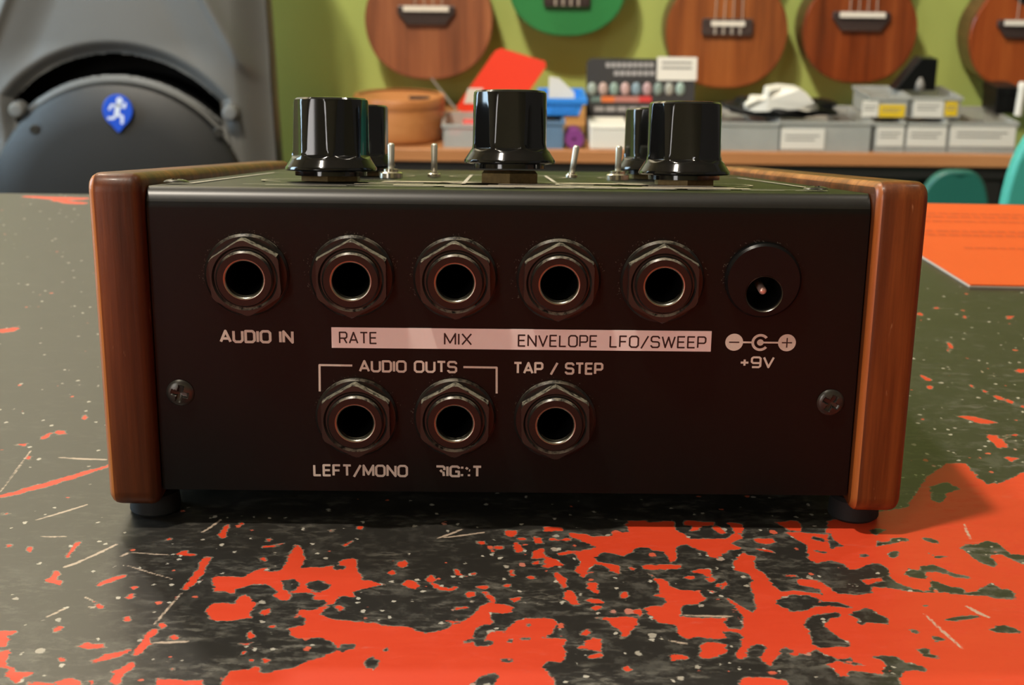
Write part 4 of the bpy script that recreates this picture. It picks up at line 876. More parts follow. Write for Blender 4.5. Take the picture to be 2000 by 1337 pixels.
# ================================================================== loudspeaker
MAT['grey_plastic'] = plain('grey_moulded_plastic', srgb(98, 98, 96), 0.5, 0, 0.08, 900, bump=0.00004)
MAT['grille'] = plain('black_steel_grille', srgb(19, 19, 18), 0.5, 0, 0.25, 1500, bump=0.0001)
MAT['port'] = plain('port_shade_black', (0.004, 0.004, 0.004), 0.7, 0, 0.1, 60, spec=0.2)
MAT['logo_blue'] = plain('blue_badge', srgb(34, 78, 190), 0.25, 0, 0.1, 60)
MAT['logo_white'] = plain('white_badge_print', srgb(205, 212, 225), 0.3, 0, 0.03, 60)
SY = 1400.0
wc = at_y(232, 420, SY); SXc, SZc = float(wc[0]), float(wc[2])
def mm_at(px0, px1, Y, py=300): return abs(float(at_y(px1, py, Y)[0] - at_y(px0, py, Y)[0]))
print('speaker centre', SXc, SZc, 'mm per 100px', mm_at(200, 300, SY))
HW = mm_at(232, 548, SY); RG = mm_at(232, 486, SY)
Z0s, Z1s = SZc - RG - 42, SZc - RG - 42 + 660
spk = empty('loudspeaker', (SXc, SY + 160, Z0s)); tag(spk, 'grey moulded loudspeaker with round black grille and blue badge', 'loudspeaker')
A = lambda o: adopt(o, spk)
# cabinet shell, tapering towards the back
ol = [(-HW, SY + 46), (HW, SY + 46), (HW + 4, SY + 95), (HW - 55, SY + 290), (-HW + 55, SY + 290), (-HW - 4, SY + 95)]
cb = prism(ol, lambda x, y: (SXc + x, y, Z0s), lambda x, y: (SXc + x * 0.86, y, Z1s))
bmesh.ops.bevel(cb, geom=[e for e in cb.edges], offset=14, segments=3, affect='EDGES')
bmesh.ops.delete(cb, geom=[f for f in cb.faces if f.normal.y < -0.95], context='FACES')
A(obj('cabinet', cb, MAT['grey_plastic'], auto=50))
RR = RG + 9; R2c, R2 = 27.0, RG + 5.5
def ss(a, b, v):
    t = min(1, max(0, (v - a) / (b - a))); return t * t * (3 - 2 * t)
def width_at(w): return HW * (1 - 0.14 * (w + RG + 42) / 660.0)
def inslot(u, w):
    d1 = math.hypot(u, w) - RR; d2 = R2 - math.hypot(u, w - R2c); d3 = 112 - abs(u)
    return min(d1, d2, d3) if w > 0 else -50
def baffle_y(u, w):
    hwid = width_at(w)
    y = 30 * (abs(u) / hwid) ** 2.5
    y += 26 * ss(hwid - 34, hwid, abs(u))                       # rounded outer edge
    top_w = 660 - RG - 42
    y += 26 * ss(top_w - 34, top_w, w) + 20 * ss(-RG - 12, -RG - 42, w)
    rw = 143 - (w - 161) * 0.50                                  # flare ridge half width
    if w > 120:
        k = ss(120, 190, w)
        y += k * (15 * ss(0, 55, rw - abs(u)) + 9 * ss(0, 26, abs(u) - rw)) - k * 4
    if w > 140: y -= 7 * ss(140, 170, w) * math.exp(-((abs(u) - rw) / 7.0) ** 2)
    d = math.hypot(u, w)
    y += 5 * ss(30, 0, d - RR)          # dish around the grille
    lip = inslot(u, w)
    y += 14 * ss(-16, 0, lip)                                     # rolled lip of the port
    # horn mouth
    hz = (w - 355) / 95.0; hx_ = u / 128.0; q = hx_ * hx_ + hz * hz
    if q < 1: y += 75 * (1 - q) ** 0.6
    return y
bm = bmesh.new(); NU, NW = 260, 440; grid = []
for j in range(NW + 1):
    w = -RG - 42 + 660.0 * j / NW; row = []
    hwid = width_at(w)
    for i in range(NU + 1):
        u_ = hwid * (2 * i / NU - 1)
        row.append((bm.verts.new((SXc + u_, SY + baffle_y(u_, w), SZc + w)), u_, w))
    grid.append(row)
pb = bmesh.new(); pgrid = {}
for j in range(NW):
    for i in range(NU):
        q = [grid[j][i], grid[j][i + 1], grid[j + 1][i + 1], grid[j + 1][i]]
        um = sum(a[1] for a in q) / 4; wm = sum(a[2] for a in q) / 4
        if inslot(um, wm) > 0: continue
        if math.hypot(um, wm) < RG - 6: continue
        bm.faces.new([a[0] for a in q])
for v in [v for v in bm.verts if not v.link_faces]: bm.verts.remove(v)
bmesh.ops.recalc_face_normals(bm, faces=bm.faces)
bf = A(obj('front_baffle', bm, MAT['grey_plastic'], smooth=True))
# port: walls and floor behind the crescent opening, shade inside painted as black
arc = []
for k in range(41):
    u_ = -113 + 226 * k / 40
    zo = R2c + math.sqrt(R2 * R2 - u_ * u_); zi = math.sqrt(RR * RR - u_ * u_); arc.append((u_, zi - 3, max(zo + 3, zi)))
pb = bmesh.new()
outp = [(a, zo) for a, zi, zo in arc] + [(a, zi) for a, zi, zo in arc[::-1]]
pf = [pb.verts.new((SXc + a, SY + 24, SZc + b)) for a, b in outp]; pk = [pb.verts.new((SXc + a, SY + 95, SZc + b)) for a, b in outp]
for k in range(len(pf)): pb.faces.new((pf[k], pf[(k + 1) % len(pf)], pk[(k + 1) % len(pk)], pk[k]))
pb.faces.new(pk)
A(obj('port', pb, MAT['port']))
# domed grille, its rim and screws
go = A(obj('grille', lathe([(RG + 3, 16), (RG + 1, 6), (RG - 4, 2), (RG - 40, -4), (RG - 90, -8), (0.01, -10)], (SXc, SY, SZc), (0, 1, 0), 96), MAT['grille'], auto=40))
for px, py in ((68, 252), (428, 258)):
    q = at_y(px, py, SY)
    sc_ = screw_bm(5.5); bmesh.ops.translate(sc_, verts=sc_.verts, vec=(q[0], SY - 1.5, q[2])); so = obj('grille_screw', sc_, MAT['screw'], auto=40); so.parent = go
    so.matrix_parent_inverse = Matrix.Identity(4)
for px, py in ((30, 216), (448, 222)):
    q = at_y(px, py, SY)
    A(obj('baffle_screw', lathe([(9, 18), (8.5, 3), (6, 0.5), (0.01, 0)], (q[0], SY, q[2]), (0, 1, 0), 24), MAT['grey_plastic'], auto=40))
lc = at_y(230, 216, SY - 8); lx_, lz_ = float(lc[0]), float(lc[2]); yl = SY - 7.5
lo_ = [(lx_ + 16.3 * math.cos(a) * (1 - 0.10 * max(0, -math.sin(a))), lz_ + (17.5 if math.sin(a) > 0 else 18) * math.sin(a)) for a in [math.radians(t) for t in range(-62, 243, 8)]] + [(lx_ - 4, lz_ - 20), (lx_, lz_ - 24), (lx_ + 4, lz_ - 20)]
bdg = A(obj('badge', prism(lo_, lambda x, z: (x, yl - 2.2, z), lambda x, z: (x, yl + 3, z)), MAT['logo_blue'], bevel=0.6)); bdg['label'] = 'blue oval badge with white running figure'
fig = bmesh.new(); yb = yl - 2.3
def fst(pts, t): add_stroke(fig, [(lx_ + x, lz_ + z) for x, z in pts], t, lambda a, b: (a, yb, b))
disc(fig, lx_ + 3, lz_ + 11, 3.6, yb - 0.05, 16)
fst([(2, 8), (0, 2), (-1, -4)], 5.5); fst([(1, 6), (-6, 6), (-9, 1)], 2.6); fst([(2, 6), (8, 4), (9, 9)], 2.6); fst([(-1, -4), (5, -6), (4, -14)], 3.2); fst([(-1, -4), (-5, -8), (-11, -8)], 3.0)
for f in fig.faces:
    f.normal_update()
    if f.normal.y > 0: f.normal_flip()
fo = obj('running_figure', fig, MAT['logo_white']); fo.parent = bdg; fo.matrix_parent_inverse = Matrix.Identity(4)
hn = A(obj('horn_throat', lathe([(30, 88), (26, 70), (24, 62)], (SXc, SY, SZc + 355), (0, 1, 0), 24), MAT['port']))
# black stand that carries the speaker
st_ = empty('speaker_stand', (SXc, SY + 150, FLOOR)); tag(st_, 'black stand below the grey loudspeaker, hidden behind the table', 'speaker stand')
adopt(obj('platform', B(SXc - 150, SXc + 150, SY + 20, SY + 280, Z0s - 18, Z0s), MAT['black_metal'], bevel=2), st_)
adopt(obj('column', lathe([(28, FLOOR + 16), (28, Z0s - 18)], (SXc, SY + 150, 0), (0, 0, 1), 24), MAT['black_metal'], auto=40), st_)
adopt(obj('base_plate', B(SXc - 170, SXc + 170, SY - 10, SY + 300, FLOOR, FLOOR + 16), MAT['black_metal'], bevel=2), st_)

# ================================================================== things on the shelf
def X(px, Y, py=270): return float(at_y(px, py, Y)[0])
def Z(py, Y, px=1400): return float(at_y(px, py, Y)[2])
MAT['clear'] = plain('clear_plastic', srgb(206, 206, 200), 0.25, 0, 0.15, 30, trans=0.55)
MAT['clear_blue'] = plain('clear_bluish_plastic', srgb(120, 150, 180), 0.25, 0, 0.15, 30, trans=0.4)
MAT['grey_bags'] = plain('grey_packets', srgb(132, 130, 124), 0.4, 0, 0.35, 60)
MAT['dark_bags'] = plain('dark_packets', srgb(84, 84, 82), 0.4, 0, 0.35, 60)
MAT['pink_bags'] = plain('pink_red_packets', srgb(196, 70, 72), 0.4, 0, 0.35, 50)
MAT['paper'] = plain('white_paper_label', srgb(206, 202, 192), 0.6, 0, 0.02, 30)
MAT['text_grey'] = plain('grey_print', srgb(120, 116, 110), 0.6, 0, 0.05, 30)
MAT['yellow'] = plain('yellow_label', srgb(212, 178, 30), 0.5, 0, 0.04, 30)
MAT['tan'] = wood('tan_wood', srgb(140, 82, 38), srgb(168, 106, 56), srgb(186, 126, 74), 'X', 60, 0.45, 0.1, 8)
MAT['blue_pl'] = plain('blue_plastic', srgb(44, 124, 206), 0.4, 0, 0.05, 30)
MAT['board_black'] = plain('black_card', srgb(44, 42, 42), 0.5, 0, 0.1, 30)
MAT['purple'] = plain('purple_plastic', srgb(120, 56, 118), 0.4, 0, 0.1, 40)
MAT['red_card'] = plain('red_card', srgb(228, 58, 30), 0.5, 0, 0.03, 30)
MAT['teal'] = plain('shaded_teal_plastic', srgb(32, 92, 82), 0.45, 0, 0.05, 20)  # shade by the shelf is darkened into this colour
MAT['turq'] = plain('turquoise_plastic', srgb(62, 160, 148), 0.45, 0, 0.05, 20)
def fx(o, par):
    o.parent = par; o.matrix_parent_inverse = Matrix.Translation(-Vector(par.location)) if par.type == 'EMPTY' else Matrix.Identity(4)
    return o
def storage_box(x0, x1, y0, y1, z0, z1, label, fill, name='storage_box', shell='clear', labels=(), group='clear boxes on the shelf'):
    """open clear box with a rim, its content and paper labels on the front"""
    e = empty(name, ((x0 + x1) / 2, (y0 + y1) / 2, z0)); tag(e, label, 'box', group)
    t = 1.6; bm = bmesh.new()
    box(bm, x0, x1, y0, y1, z0, z0 + t); box(bm, x0, x1, y0, y0 + t, z0 + t, z1); box(bm, x0, x1, y1 - t, y1, z0 + t, z1); box(bm, x0, x0 + t, y0 + t, y1 - t, z0 + t, z1); box(bm, x1 - t, x1, y0 + t, y1 - t, z0 + t, z1)
    fx(obj('shell', bm, MAT[shell]), e)
    rm = bmesh.new(); r_ = 2.0
    box(rm, x0 - r_, x1 + r_, y0 - r_, y0 + 0.2, z1 - 3, z1 + 1); box(rm, x0 - r_, x1 + r_, y1 - 0.2, y1 + r_, z1 - 3, z1 + 1); box(rm, x0 - r_, x0 + 0.2, y0, y1, z1 - 3, z1 + 1); box(rm, x1 - 0.2, x1 + r_, y0, y1, z1 - 3, z1 + 1)
    fx(obj('rim', rm, MAT[shell]), e)
    n = max(2, int((x1 - x0) / 22))
    for k in range(n):
        a = x0 + 3 + (x1 - x0 - 6) * k / n; b = x0 + 3 + (x1 - x0 - 6) * (k + 0.9) / n
        pk_ = B(a, b, y0 + 4 + 3 * (k % 2), y1 - 6, z0 + t + 0.2, z1 - 5 - random.uniform(0, 9)); fx(obj('packet', pk_, MAT[fill if k % 3 else {'grey_bags': 'dark_bags', 'pink_bags': 'pink_bags', 'dark_bags': 'grey_bags'}.get(fill, fill)], bevel=2), e)
    for (a, b, c, d, mt) in labels:
        lb = fx(obj('paper_label', B(a, b, y0 - 1.0, y0 - 0.1, c, d), MAT[mt]), e)
        for k, fr in enumerate((0.62, 0.42)):
            zz = c + (d - c) * fr; fx(obj('print_line', B(a + (b - a) * 0.10, b - (b - a) * (0.12 + 0.1 * k), y0 - 1.15, y0 - 1.02, zz, zz + (d - c) * 0.07), MAT['text_grey']), lb)
    return e
YF = SF + 8
def zpx(py, px): return Z(py, YF, px)
def lab(x0, x1, y0, y1, mt='paper', Y=YF): return (X(x0, Y), X(x1, Y), Z(y1, Y, (x0 + x1) / 2), Z(y0, Y, (x0 + x1) / 2), mt)
storage_box(X(866, YF), X(936, YF), YF, YF + 90, SHZ, zpx(244, 900), 'small clear box of pink and red packets beside the tan drum', 'pink_bags')
storage_box(X(1050, YF), X(1100, YF), YF, YF + 110, SHZ, zpx(238, 1080), 'small bluish clear box under the blue basket', 'grey_bags', shell='clear_blue')
storage_box(X(1396, YF), X(1521, YF), YF, YF + 120, SHZ, zpx(240, 1460), 'clear box of grey packets beneath the black bag', 'grey_bags')
storage_box(X(1524, YF), X(1700, YF), YF, YF + 120, SHZ, zpx(238, 1600), 'wide clear box with one white label left of centre', 'grey_bags', labels=(lab(1525, 1610, 251, 291),))
storage_box(X(1708, YF), X(1767, YF), YF, YF + 120, SHZ, zpx(241, 1740), 'narrow clear box with small white label below the yellow label', 'dark_bags', labels=(lab(1712, 1764, 246, 285),))
storage_box(X(1769, YF), X(1850, YF), YF, YF + 120, SHZ, zpx(241, 1810), 'clear box with medium white label, second from the shelf end', 'dark_bags', labels=(lab(1771, 1847, 246, 286),))
storage_box(X(1852, YF), X(1984, YF), YF, YF + 120, SHZ, zpx(240, 1920), 'clear box with long white label at the right shelf end', 'dark_bags', labels=(lab(1855, 1982, 245, 286),))
YU = YF + 22; zu = max(zpx(241, 1740), zpx(241, 1810), zpx(240, 1920)) + 1.2
def labu(x0, x1, y0, y1, mt): return (X(x0, YU), X(x1, YU), max(Z(y1, YU, x0), zu + 1), Z(y0, YU, x0), mt)
storage_box(X(1668, YU) + 16, X(1768, YU), YU, YU + 90, zu, Z(190, YU, 1720), 'upper clear box with a white and a yellow label', 'grey_bags', labels=(labu(1679, 1710, 196, 233, 'paper'), labu(1712, 1762, 204, 234, 'yellow')))
storage_box(X(1774, YU), X(1870, YU), YU, YU + 90, zu, Z(190, YU, 1820), 'upper clear box with a white label and an orange-yellow dot', 'grey_bags', labels=(labu(1779, 1836, 194, 236, 'paper'), labu(1840, 1864, 198, 226, 'yellow')))
# white carton, purple roll
x0, x1 = X(1153, YF), X(1226, YF)
ct = empty('white_carton', ((x0 + x1) / 2, YF + 40, SHZ)); tag(ct, 'small white carton in front of the black display board', 'carton')
fx(obj('carton_body', B(x0, x1, YF, YF + 70, SHZ, zpx(252, 1190)), MAT['paper'], bevel=1.5), ct)
fx(obj('lid_flap', B(x0 - 0.6, x1 + 0.6, YF - 0.8, YF + 70.6, zpx(252, 1190), zpx(247, 1190)), MAT['paper'], bevel=1), ct)
q = at_y(1121, 268, YF + 16); rr = float(q[2] - SHZ)
pr_ = tag(obj('tape_roll', lathe([(rr * 0.22, 0), (rr, 0), (rr, 34), (rr * 0.22, 34), (rr * 0.22, 0)], (q[0], YF + 2, q[2]), (0, 1, 0), 40, cap=False), MAT['purple'], auto=40), 'round purple roll standing on its edge beside the white carton', 'roll')
obj('roll_core', lathe([(rr * 0.22, 3), (rr * 0.12, 3), (rr * 0.12, 31), (rr * 0.22, 31)], (q[0], YF + 2, q[2]), (0, 1, 0), 32, cap=False), MAT['purple'], pr_, smooth=True)
# tan round drum
q0, q1 = X(690, 1520), X(866, 1520); cxd = (q0 + q1) / 2; rd = (q1 - q0) / 2; yd = SF + 12 + rd
zt_ = Z(196, yd - rd * 0.6, 800)
dr = empty('hand_drum', (cxd, yd, SHZ)); tag(dr, 'round tan wooden drum behind the left front knob', 'drum')
fx(obj('shell', lathe([(rd * 0.92, 0), (rd * 0.97, 2), (rd, 7), (rd, zt_ - SHZ - 6), (rd * 0.97, zt_ - SHZ)], (cxd, yd, SHZ), (0, 0, 1), 56), MAT['tan'], auto=40), dr)
fx(obj('rim_hoop', lathe([(rd * 0.90, zt_ - SHZ), (rd * 1.015, zt_ - SHZ - 9), (rd * 1.03, zt_ - SHZ - 2), (rd * 1.0, zt_ - SHZ + 2), (rd * 0.9, zt_ - SHZ + 2)], (cxd, yd, SHZ), (0, 0, 1), 56, cap=False), MAT['tan'], auto=40), dr)
fx(obj('sound_slot', B(cxd + rd * 0.25, cxd + rd * 0.7, yd - rd * 0.5, yd - rd * 0.42, zt_ + 0.5, zt_ + 4), MAT['dark_wood']), dr)
# blue basket with paper
yb0 = YF + 30; bx0, bx1 = X(1056, yb0), X(1140, yb0); zb0 = zpx(238, 1080) + 1.2; zb1 = Z(193, yb0, 1100)
bk_ = empty('blue_basket', ((bx0 + bx1) / 2, yb0 + 40, zb0)); tag(bk_, 'blue plastic basket behind the middle knob', 'basket')
def taper(x0, x1, y0, y1, z0, z1, k): return prism([(x0 + k, z0), (x1 - k, z0), (x1, z1), (x0, z1)], lambda x, z: (x, y0, z), lambda x, z: (x, y1, z))
bm = bmesh.new(); t = 2.0; kx = 7
for (a, b, c, d) in ((bx0, bx1, yb0, yb0 + t), (bx0, bx1, yb0 + 80 - t, yb0 + 80)):
    v = prism([(a + kx, zb0), (b - kx, zb0), (b, zb1), (a, zb1)], lambda x, z, c=c: (x, c, z), lambda x, z, d=d: (x, d, z), bm)
for (xa, xb, sgn) in ((bx0, bx0 + t, 1), (bx1 - t, bx1, -1)):
    prism([(xa + kx * sgn, zb0), (xb + kx * sgn, zb0), (xb, zb1), (xa, zb1)], lambda x, z: (x, yb0 + t, z), lambda x, z: (x, yb0 + 80 - t, z), bm)
box(bm, bx0 + kx, bx1 - kx, yb0, yb0 + 80, zb0, zb0 + t)
fx(obj('basket_body', bm, MAT['blue_pl']), bk_)
rm = bmesh.new(); box(rm, bx0 - 3, bx1 + 3, yb0 - 3, yb0 - 0.1, zb1 - 6, zb1 + 1); box(rm, bx0 - 3, bx1 + 3, yb0 + 80.1, yb0 + 83, zb1 - 6, zb1 + 1); box(rm, bx0 - 3, bx0 - 0.1, yb0 - 0.1, yb0 + 80.1, zb1 - 6, zb1 + 1); box(rm, bx1 + 0.1, bx1 + 3, yb0 - 0.1, yb0 + 80.1, zb1 - 6, zb1 + 1)
fx(obj('rim', rm, MAT['blue_pl'], bevel=0.8), bk_)
for k in range(5):
    xs = bx0 + kx + 6 + (bx1 - bx0 - 2 * kx - 12) * k / 4; fx(obj('rib', B(xs - 1.5, xs + 1.5, yb0 - 1.5, yb0 - 0.1, zb0 + 6, zb1 - 7), MAT['blue_pl']), bk_)
zp = Z(153, yb0 + 30, 1085)
pp = prism([(X(1070, yb0), zb0 + 3), (X(1124, yb0), zb0 + 3), (X(1122, yb0), zb1 + 3), (X(1092, yb0), zp), (X(1072, yb0), zp + 2)], lambda x, z: (x, yb0 + 30, z), lambda x, z: (x, yb0 + 33, z))
tag(obj('paper_sheet', pp, MAT['paper']), 'white paper sheet sticking out of the blue basket', 'paper')
# black display board
yd0 = YF + 100; dx0, dx1 = X(1143, yd0), X(1353, yd0); dzt = Z(117, yd0, 1240)
db = empty('display_board', ((dx0 + dx1) / 2, yd0, SHZ)); tag(db, 'black printed display board standing before the striped ukulele', 'display board')
lean = 0.10
def dbp(x, z, off): return (x, yd0 + (z - SHZ) * lean - off, z)
fx(obj('panel', prism([(dx0, SHZ), (dx1, SHZ), (dx1, dzt - 5), (dx1 - 5, dzt), (dx0 + 5, dzt), (dx0, dzt - 5)], lambda x, z: dbp(x, z, 0), lambda x, z: dbp(x, z, -5)), MAT['board_black']), db)
fx(obj('rear_strut', prism([((dx0 + dx1) / 2 - 12, SHZ), ((dx0 + dx1) / 2 + 12, SHZ), ((dx0 + dx1) / 2 + 8, dzt - 40), ((dx0 + dx1) / 2 - 8, dzt - 40)], lambda x, z: (x, yd0 + 60 - (z - SHZ) * 0.25, z), lambda x, z: (x, yd0 + 64 - (z - SHZ) * 0.25, z)), MAT['board_black']), db)
MAT['grey_txt'] = plain('light_grey_print', srgb(150, 146, 144), 0.6, 0, 0.2, 200)
def patch(x0, x1, y0, y1, mt, name, off=0.5):
    a, b = X(x0, yd0), X(x1, yd0); c, d = Z(y1, yd0, (x0 + x1) / 2), Z(y0, yd0, (x0 + x1) / 2)
    return fx(obj(name, prism([(a, c), (b, c), (b, d), (a, d)], lambda x, z: dbp(x, z, off), lambda x, z: dbp(x, z, 0.05)), mt), db)
for k in range(9): patch(1180 + k * 10.5, 1188 + k * 10.5, 124, 133, MAT['grey_txt'], 'print_block')
for k in range(7): patch(1196 + k * 11.5, 1205 + k * 11.5, 140, 149, MAT['grey_txt'], 'print_block')
for k in range(6): patch(1160 + k * 22, 1178 + k * 22, 209, 218, MAT['grey_txt'], 'print_block')
cols = [srgb(150, 160, 150), srgb(176, 150, 140), srgb(130, 150, 140), srgb(180, 150, 146), srgb(120, 140, 150), srgb(170, 140, 140), srgb(120, 136, 128), srgb(150, 150, 140), srgb(140, 160, 150)]
for k, cc in enumerate(cols):
    px = 1157 + k * 21.6; c_ = at_y(px, 175, yd0); x_, z_ = float(c_[0]), float(c_[2])
    mt = plain('sample_colour_%s' % 'abcdefghi'[k], cc, 0.4, 0, 0.1, 40)
    bm = lathe([(5.6, 0), (5.2, 1.6), (3.0, 2.2), (0.01, 2.3)], (x_, yd0 + (z_ - SHZ) * lean, z_), (0, -1, 0), 16)
    for v in bm.verts: v.co.z = z_ + (v.co.z - z_) * 1.45
    fx(obj('sample', bm, mt, smooth=True), db)
MAT['orange_p'] = plain('orange_print', srgb(206, 106, 50), 0.5, 0, 0.05, 40); MAT['pinkp'] = plain('pale_red_print', srgb(170, 110, 100), 0.5, 0, 0.1, 40); MAT['redp'] = plain('red_print', srgb(186, 52, 50), 0.5, 0, 0.05, 40); MAT['tealp'] = plain('grey_teal_print', srgb(96, 116, 112), 0.5, 0, 0.1, 40)
for x0, x1, mt in ((1152, 1172, 'tealp'), (1172, 1198, 'orange_p'), (1198, 1246, 'pinkp'), (1246, 1270, 'redp')): patch(x0, x1, 189, 200, MAT[mt], 'colour_strip')
sk_ = patch(1279, 1356, 113, 158, MAT['paper'], 'sticker', 1.2); sk_['label'] = 'white price sticker at the upper right'
for k, y in enumerate((122, 132)): patch(1288, 1346, y, y + 4, MAT['text_grey'], 'print_line', 1.4)
# black bag with crumpled white paper
def lump(x0, x1, y0, y1, z0, z1, seed, mt, name, parent=None, flat=0.0):
    bm = ico(1.0, sub=4); r_ = random.Random(seed); ph = [r_.uniform(0, 6.28) for _ in range(8)]
    for v in bm.verts:
        c = v.co.copy(); n = 1 + 0.10 * math.sin(5 * c.x + ph[0]) * math.cos(4 * c.y + ph[1]) + 0.09 * math.sin(9 * c.x + 6 * c.z + ph[2]) + 0.05 * math.sin(15 * c.y + 11 * c.x + ph[3])
        c *= n; z_ = c.z
        z_ = max(z_, -0.55)
        v.co = Vector(((x0 + x1) / 2 + c.x * (x1 - x0) / 2.15, (y0 + y1) / 2 + c.y * (y1 - y0) / 2.2, z0 + (z_ + 0.55) / 1.62 * (z1 - z0)))
    return obj(name, bm, mt, parent, smooth=True)
ztop = max(zpx(240, 1460), zpx(238, 1600)) + 1.4
bag = tag(lump(X(1400, YF + 50), X(1640, YF + 50), YF + 8, YF + 100, ztop, Z(188, YF + 45, 1510), 3, MAT['satin_black'], 'black_bag'), 'lumpy black bag on top of the clear boxes', 'bag')
ys = YF + 24
bm = bmesh.new(); NXp, NZp = 26, 14; gp = []
pxs = [(1452, 203, 214), (1470, 192, 216), (1490, 190, 215), (1492, 172, 216), (1520, 170, 213), (1550, 171, 211), (1565, 178, 213), (1580, 196, 215), (1592, 208, 216)]
fr, bk2 = [], []
outl_ = [(X(p[0], ys), Z(p[1], ys, p[0])) for p in pxs] + [(X(p[0], ys), Z(p[2], ys, p[0])) for p in pxs[::-1]]
pw = prism(outl_, lambda x, z: (x, ys - 10 - 6 * math.sin(x * 0.13) - 5 * math.sin(z * 0.3), z), lambda x, z: (x, ys + 26 + 6 * math.sin(x * 0.2), z))
tag(obj('crumpled_paper', pw, MAT['paper'], bevel=1.2), 'crumpled white paper lying on the black bag', 'paper')
# black wedge, black box and white tube on the right
yw = YU + 60
wz = max(Z(190, YU, 1720), Z(190, YU, 1820)) + 1.6
wp = [at_y(px, py, yw) for px, py in ((1792, 110), (1826, 112), (1818, 190), (1738, 190))]
wo = [(float(p[0]), float(p[2])) for p in wp]; wo[2] = (wo[2][0], wz); wo[3] = (wo[3][0], wz)
wdg = tag(obj('black_wedge', prism(wo, lambda x, z: (x, yw - 16, z), lambda x, z: (x, yw + 12, z)), MAT['satin_black'], bevel=1.5), 'black wedge-shaped block standing on the upper clear boxes', 'wedge')
obj('tip', lathe([(6, 0), (5, 9), (2, 15), (0.01, 16)], (X(1786, yw - 18), yw - 22, wz + 0.4), (0, 0, 1), 16), MAT['text_grey'], wdg, smooth=True)
ybx = YF + 60
zr = zpx(240, 1920) + 1.4
bxm = tag(obj('black_box', B(X(1938, ybx), X(1983, ybx), ybx, ybx + 55, zr, Z(172, ybx, 1960)), MAT['satin_black'], bevel=2), 'small upright black box on the last clear box', 'box')
obj('box_lid', B(X(1938, ybx) - 0.8, X(1983, ybx) + 0.8, ybx - 0.8, ybx + 55.8, Z(172, ybx, 1960) - 9, Z(172, ybx, 1960) + 1), MAT['satin_black'], bxm, bevel=1)
wt0 = at_y(1986, 245, ybx - 20); wt1 = at_y(1997, 172, ybx - 20); wt0[2] = zr + 1.5
wt = tag(obj('white_tube', tube([tuple(wt0), tuple(wt1)], 4.6, 16), MAT['paper'], smooth=False, auto=40), 'thin white tube leaning upright beside the small black box', 'tube')
obj('end_cap', lathe([(5.2, -1), (5.2, 5), (4.0, 7)], tuple(wt1), tuple(np.array(wt1) - np.array(wt0)), 16), MAT['paper'], wt, auto=40)

# red tag hanging from the leftmost ukulele
yt = WALL - 205
rp_ = [at_y(px, py, yt) for px, py in ((972, 92), (1072, 122), (990, 243), (888, 213))]
rq = [(float(p[0]), float(p[2])) for p in rp_]
rt = empty('red_price_tag', (rq[0][0], yt, rq[3][1])); tag(rt, 'tilted red tag hanging on a string from the leftmost ukulele', 'tag')
def mixp(a, b, t): return (a[0] + (b[0] - a[0]) * t, a[1] + (b[1] - a[1]) * t)
ro = [mixp(rq[0], rq[1], 0.07), mixp(rq[0], rq[1], 0.93), mixp(rq[1], rq[2], 0.06), mixp(rq[1], rq[2], 0.94), mixp(rq[2], rq[3], 0.06), mixp(rq[3], rq[2], 0.06), mixp(rq[3], rq[0], 0.06), mixp(rq[3], rq[0], 0.94)]
fx(obj('card', prism(ro, lambda x, z: (x, yt, z), lambda x, z: (x, yt + 1.6, z)), MAT['red_card']), rt)
wq = [at_y(px, py, yt) for px, py in ((914, 172), (944, 172), (936, 202), (906, 202))]
fx(obj('white_patch', prism([(float(p[0]), float(p[2])) for p in wq], lambda x, z: (x, yt - 0.6, z), lambda x, z: (x, yt - 0.05, z)), MAT['paper']), rt)
s0 = at_y(842, 152, WALL - 62); s1 = at_y(862, 178, yt + 30); s2 = at_y(891, 214, yt - 1)
fx(obj('string', tube([tuple(s0), tuple(s1), tuple(s2)], 1.3, 6), MAT['text_grey']), rt)

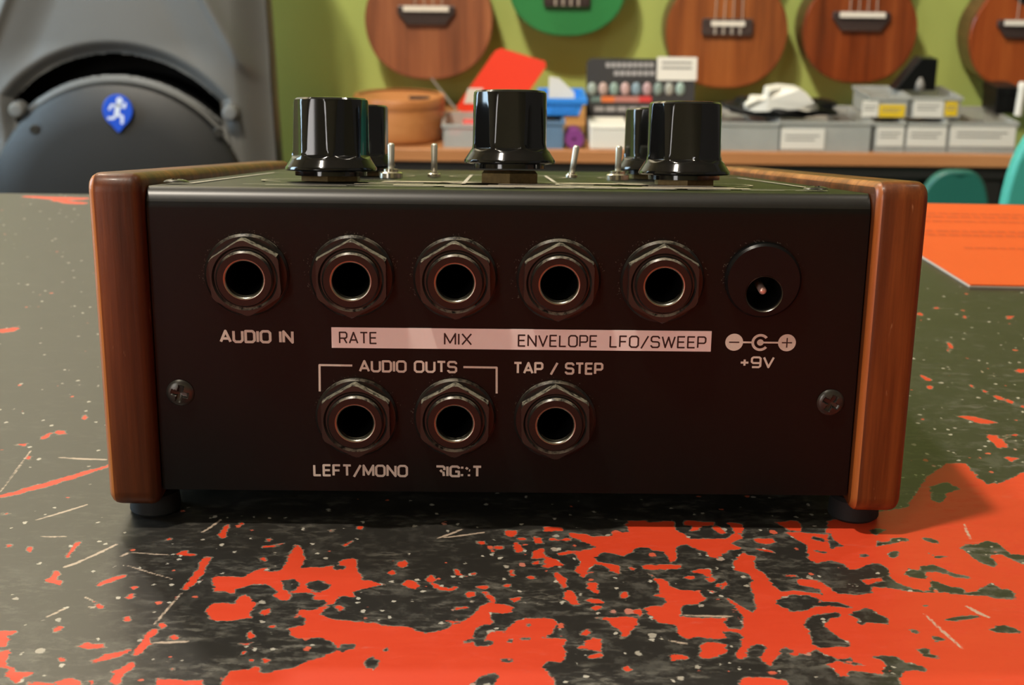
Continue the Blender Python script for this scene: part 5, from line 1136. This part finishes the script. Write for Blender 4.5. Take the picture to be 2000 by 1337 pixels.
# ================================================================== turquoise chairs
def chair(xc, yc, zt, wid, mt, label, ex=(0.75, 0.8)):
    c = empty('plastic_chair', (xc, yc, FLOOR)); tag(c, label, 'chair', 'rounded plastic chairs')
    seat_z = FLOOR + (zt - FLOOR) * 0.55; h = zt - seat_z; d = wid * 1.0
    n = 32; out = [(-wid / 2 * 0.86, seat_z - 5), (wid / 2 * 0.86, seat_z - 5)]
    for k in range(n + 1):
        a = math.pi * k / n; out.append((wid / 2 * math.copysign(abs(math.cos(a)) ** ex[0], math.cos(a)), seat_z + h * 0.35 + (h * 0.65) * abs(math.sin(a)) ** ex[1]))
    bm = prism(out, lambda x, z: (xc + x, yc - 7 - 0.0004 * 0 + 18 * (1 - (x / (wid / 2)) ** 2) * -0.6, z), lambda x, z: (xc + x, yc + 7 + 18 * (1 - (x / (wid / 2)) ** 2) * -0.6, z))
    fx(obj('backrest', bm, mt, bevel=3, auto=45), c)
    so = [(wid / 2 * math.copysign(abs(math.cos(a)) ** 0.6, math.cos(a)), d / 2 * math.copysign(abs(math.sin(a)) ** 0.6, math.sin(a))) for a in [2 * math.pi * k / 40 for k in range(40)]]
    fx(obj('seat', prism(so, lambda x, y: (xc + x, yc + d / 2 + y, seat_z - 12), lambda x, y: (xc + x, yc + d / 2 + y, seat_z)), mt, bevel=4, auto=45), c)
    for sx in (-1, 1):
        for sy in (0.1, 0.9):
            fx(obj('leg', tube([(xc + sx * wid * 0.42, yc + d * sy + (sy - 0.5) * 30, FLOOR), (xc + sx * wid * 0.36, yc + d * sy, seat_z - 12)], 9, 10), MAT['chrome'], smooth=True), c)
    return c
cx1 = X(1860, 1160, 380); chair(cx1, 1160, Z(331, 1150, 1860), mm_at(1788, 1934, 1150, 380) * 1.12, MAT['teal'], 'low teal chair with rounded back in front of the shelf', (0.62, 0.5))
ZTq = Z(190, 760, 1990); x_l = X(1952, 760, 380); chair(x_l + 170, 760, ZTq, 340, MAT['turq'], 'turquoise chair cut by the right picture edge, beyond the orange card', (0.3, 0.3))
